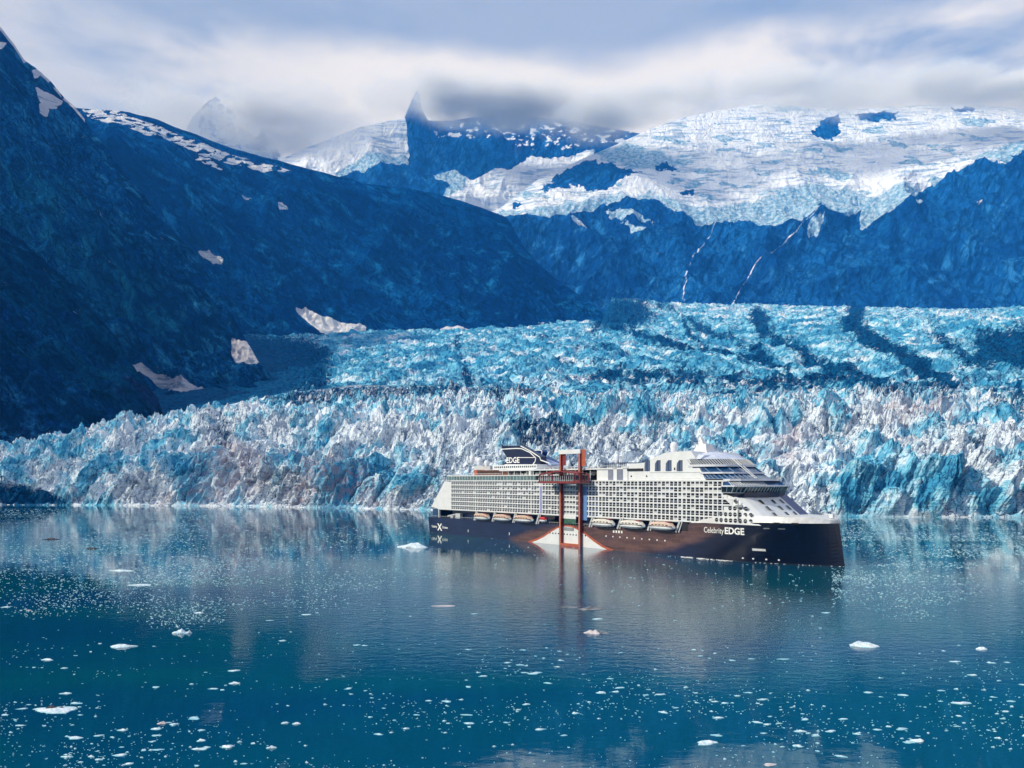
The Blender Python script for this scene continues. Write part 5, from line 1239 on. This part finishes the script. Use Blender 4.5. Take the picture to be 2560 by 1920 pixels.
fl = big_floe(140, 1775, 124, 'largest flat white floe at lower left with dark rocks on top', .55, .36, seed=24, n=34, lumps=4)
for i, (dx, dy, s) in enumerate(((-12, -3, 1.0), (14, -3, .55))):
    x, y_ = on_water(140 + dx, 1773)
    o = bpy.data.objects.new('rock', floe_mesh('rock', 60 + i, 10, 1, 2, DIRT)); COL.objects.link(o); o.location = (x, y_, .22); o.scale = (.75 * s, .45 * s, .32 * s)
    tag(o, ['larger dark rock lying on the biggest flat floe', 'smaller dark rock lying on the biggest flat floe'][i], 'rock')
for i, (px, py, w, lb) in enumerate([(587, 1709, 24, 'rounded white floe just left of the lower middle of the water'), (188, 1845, 40, 'flat oblong white floe below the rock-carrying floe'), (165, 1734, 26, 'low greyish floe just above the rock-carrying floe'),
        (405, 1809, 22, 'oval white floe, left one of an even pair at lower left'), (435, 1811, 22, 'oval white floe, right one of an even pair at lower left'), (503, 1852, 24, 'flat white floe under a pale reflection at lower left'),
        (570, 1867, 34, 'long thin white floe at the lower left, right of a pair of flat strips'), (500, 1873, 32, 'long thin white floe near the bottom, left of the other thin strip'), (307, 1826, 22, 'oval white floe below the even pair'), (496, 1533, 18, 'small oval floe alone in open water at the left middle'),
        (14, 1518, 22, 'oval white floe at the left edge of the picture'), (72, 1526, 14, 'small round floe right of the one at the left edge'), (119, 1650, 28, 'thin flat floe in dark water at the left, above the cluster'), (706, 1602, 16, 'small square floe alone in dark water near the middle left'),
        (2403, 1758, 44, 'white floe with a thin tail at the lower right'), (1766, 1858, 54, 'long flat white floe at the bottom right of centre'), (1503, 1732, 28, 'pinkish white floe alone below the ship middle'), (2000, 1829, 28, 'pale floe with a raised middle at the lower right'),
        (2293, 1853, 38, 'flat white floe near the bottom right'), (1925, 1912, 34, 'long white floe at the very bottom right of centre'), (2431, 1688, 22, 'white round floe below the right-edge floe'), (680, 1870, 22, 'flat floe at the bottom, left of centre'), (228, 1892, 16, 'small oval floe close to the bottom left'),
        (1015, 1822, 16, 'small white oval floe at the bottom centre'), (742, 1810, 20, 'oval floe in the lower middle of the water'), (712, 1808, 20, 'small ragged floe right beside an oval one in the lower middle')]):
    big_floe(px, py, w, lb, .38 + .2 * (i % 3 == 0), .5, [None, None, None, PINK][i % 4] if i % 8 == 3 or px == 1503 else None, 100 + i, 14, lumps=3)
big_floe(127, 1349, 34, 'small dark dirty berg at the far left by the glacier', 1.6, .5, DIRT, 201)
big_floe(231, 1372, 28, 'small dark dirty berg right of another at the far left', 1.4, .5, DIRT, 202)


def scatter_ice():
    r = random.Random(21)
    protos = [floe_mesh('ice_fragment', 300 + i, 9, 1, 1 + i % 3) for i in range(10)]
    def cluster(px, py):
        """how thick the brash lies at a place on the water (measured off the photograph)"""
        d = 0
        D_ = CH * F / (py - HY); X_ = (px - 1280) / F * D_
        nz = float(fbm(np.array([[X_ / 26., D_ / 15., 0.5]]), 3, 55, 0.6)[0])
        if py > 1620: d = max(.06, min(1, .50 + nz * 2.2))
        if py > 1620 and 900 < px < 1150 and py < 1690: d *= .25
        if py < 1520: d = .9 - .5 * abs(px - 500) / 900 if px < 1000 else (.9 if px > 2080 else .12)
        if 1490 <= py <= 1620: d = .20 + .55 * max(0, 1 - (py - 1490) / 60) if px < 1100 or px > 2000 else .10
        return d
    n = 0
    pts = []
    while len(pts) < 300:
        py = 1515 + 400 * r.random() ** .62; px = -20 + 2600 * r.random()
        if r.random() > cluster(px, py): continue
        D = CH * F / (py - HY); s = (3.0 + 9.5 * r.random() ** 3.0) / F * D * 1.0
        pts.append((px, py, s))
    for i, (px, py, s) in enumerate(pts):
        x, y_ = on_water(px, py)
        o = bpy.data.objects.new('ice_fragment', protos[i % 10]); COL.objects.link(o)
        o.location = (x, y_, 0); o.scale = (s * r.uniform(1.0, 1.5), s * r.uniform(.5, 1.0), .07 + .08 * r.random()); o.rotation_euler = (0, 0, r.uniform(-.3, .3) + (3.14 if r.random() < .5 else 0))
        tag(o, 'small white ice fragment drifting on the dark near water', 'ice fragment', 'small ice fragments scattered over the near water')
    # the countless finer brash, drifting in bands
    gx = np.linspace(-900, 900, 301); gy = np.linspace(80, 1300, 407); GX, GY = np.meshgrid(gx, gy)
    field = fbm(np.stack([GX.ravel() / 110., GY.ravel() / 34., GX.ravel() * 0], 1), 5, 99, 0.6).reshape(GX.shape)
    def perl(X, D): return field[int(np.clip((D - 80) / 3.0, 0, 406)), int(np.clip((X + 900) / 6.0, 0, 300))]
    V = []; Fc = []
    def bit(x, y_, s, h):
        b = len(V); n = 6; a0 = r.random()
        for z, k in ((-.05, 1.0), (h * .6, .95), (h, .5)):
            for i in range(n):
                t = 2 * math.pi * (i + a0) / n; q = s * k * (1 + .3 * math.sin(i * 2.4 + a0 * 9)); V.append((x + q * 1.35 * math.cos(t), y_ + q * .75 * math.sin(t), z))
        for j in (0, 1):
            for i in range(n): Fc.append((b + j * n + i, b + j * n + (i + 1) % n, b + (j + 1) * n + (i + 1) % n, b + (j + 1) * n + i))
        Fc.append(tuple(range(b + 2 * n, b + 3 * n)))
    k = 0
    while k < 29000:
        py = 1272 + 300 * r.random() ** 1.15; px = -500 + 3500 * r.random()
        D = CH * F / (py - HY); X = (px - 1280) / F * D
        if py - HY < 66 + 26 * px / 2560: continue
        dens = (.75 * max(0.12, 1 - abs(px - 400) / 800) if px < 1120 else (.85 if px > 2080 else (.5 if py < 1330 and px > 2000 else .03)))
        dens *= .35 + .65 * (math.sin(px * .011 + py * .05) * .5 + .5)
        if perl(X, D) < r.uniform(-.34, .06): continue
        band = math.exp(-((py - 1340) / 16) ** 2) if px > 2050 else 0
        dens *= 1 - max(0, min(1, (py - 1440 - 40 * math.sin(px * .004) - 25 * math.sin(px * .017)) / 90))
        if r.random() > dens + band * .6: continue
        bit(X, D, (0.7 + 2.0 * r.random() ** 4) / F * D, .05 + .12 * r.random() ** 2); k += 1
    k = 0
    while k < 4200:
        py = 1500 + 440 * r.random() ** .7; px = -900 + 4300 * r.random()
        if r.random() > cluster(px, py): continue
        D = CH * F / (py - HY); bit((px - 1280) / F * D, D, (0.6 + 1.6 * r.random() ** 2) / F * D, .04 + .05 * r.random()); k += 1
    me = bpy.data.meshes.new('brash_ice'); me.from_pydata(V, [], Fc); me.materials.append(FLOE); me.update()
    o = bpy.data.objects.new('brash_ice', me); COL.objects.link(o); tag(o, 'fine white brash ice strewn over the fjord', 'brash ice', kind='stuff')
    # foam along the ship's bow
    V.clear(); Fc.clear()
    for i in range(70):
        u = 229 + r.choice((0, 3, 9, 14, 22)) + r.gauss(0, 1.6); y_ = -hb(u, 0) - .3 - 2.4 * r.random() ** 2; c = ship_pt(u, y_, 0); bit(c[0], c[1], .15 + .5 * r.random(), .04 + .22 * r.random())
    for i in range(20):
        u = 262 + 34 * r.random(); y_ = -hb(u, 0) - .2 - .5 * r.random(); c = ship_pt(u, y_, 0); bit(c[0], c[1], .1 + .25 * r.random(), .03 + .1 * r.random())
    me = bpy.data.meshes.new('foam'); me.from_pydata(V, [], Fc); me.materials.append(LETTER); me.update()
    o = bpy.data.objects.new('foam', me); COL.objects.link(o); tag(o, 'white foam along the bow waterline of the ship', 'foam', kind='stuff')
scatter_ice()
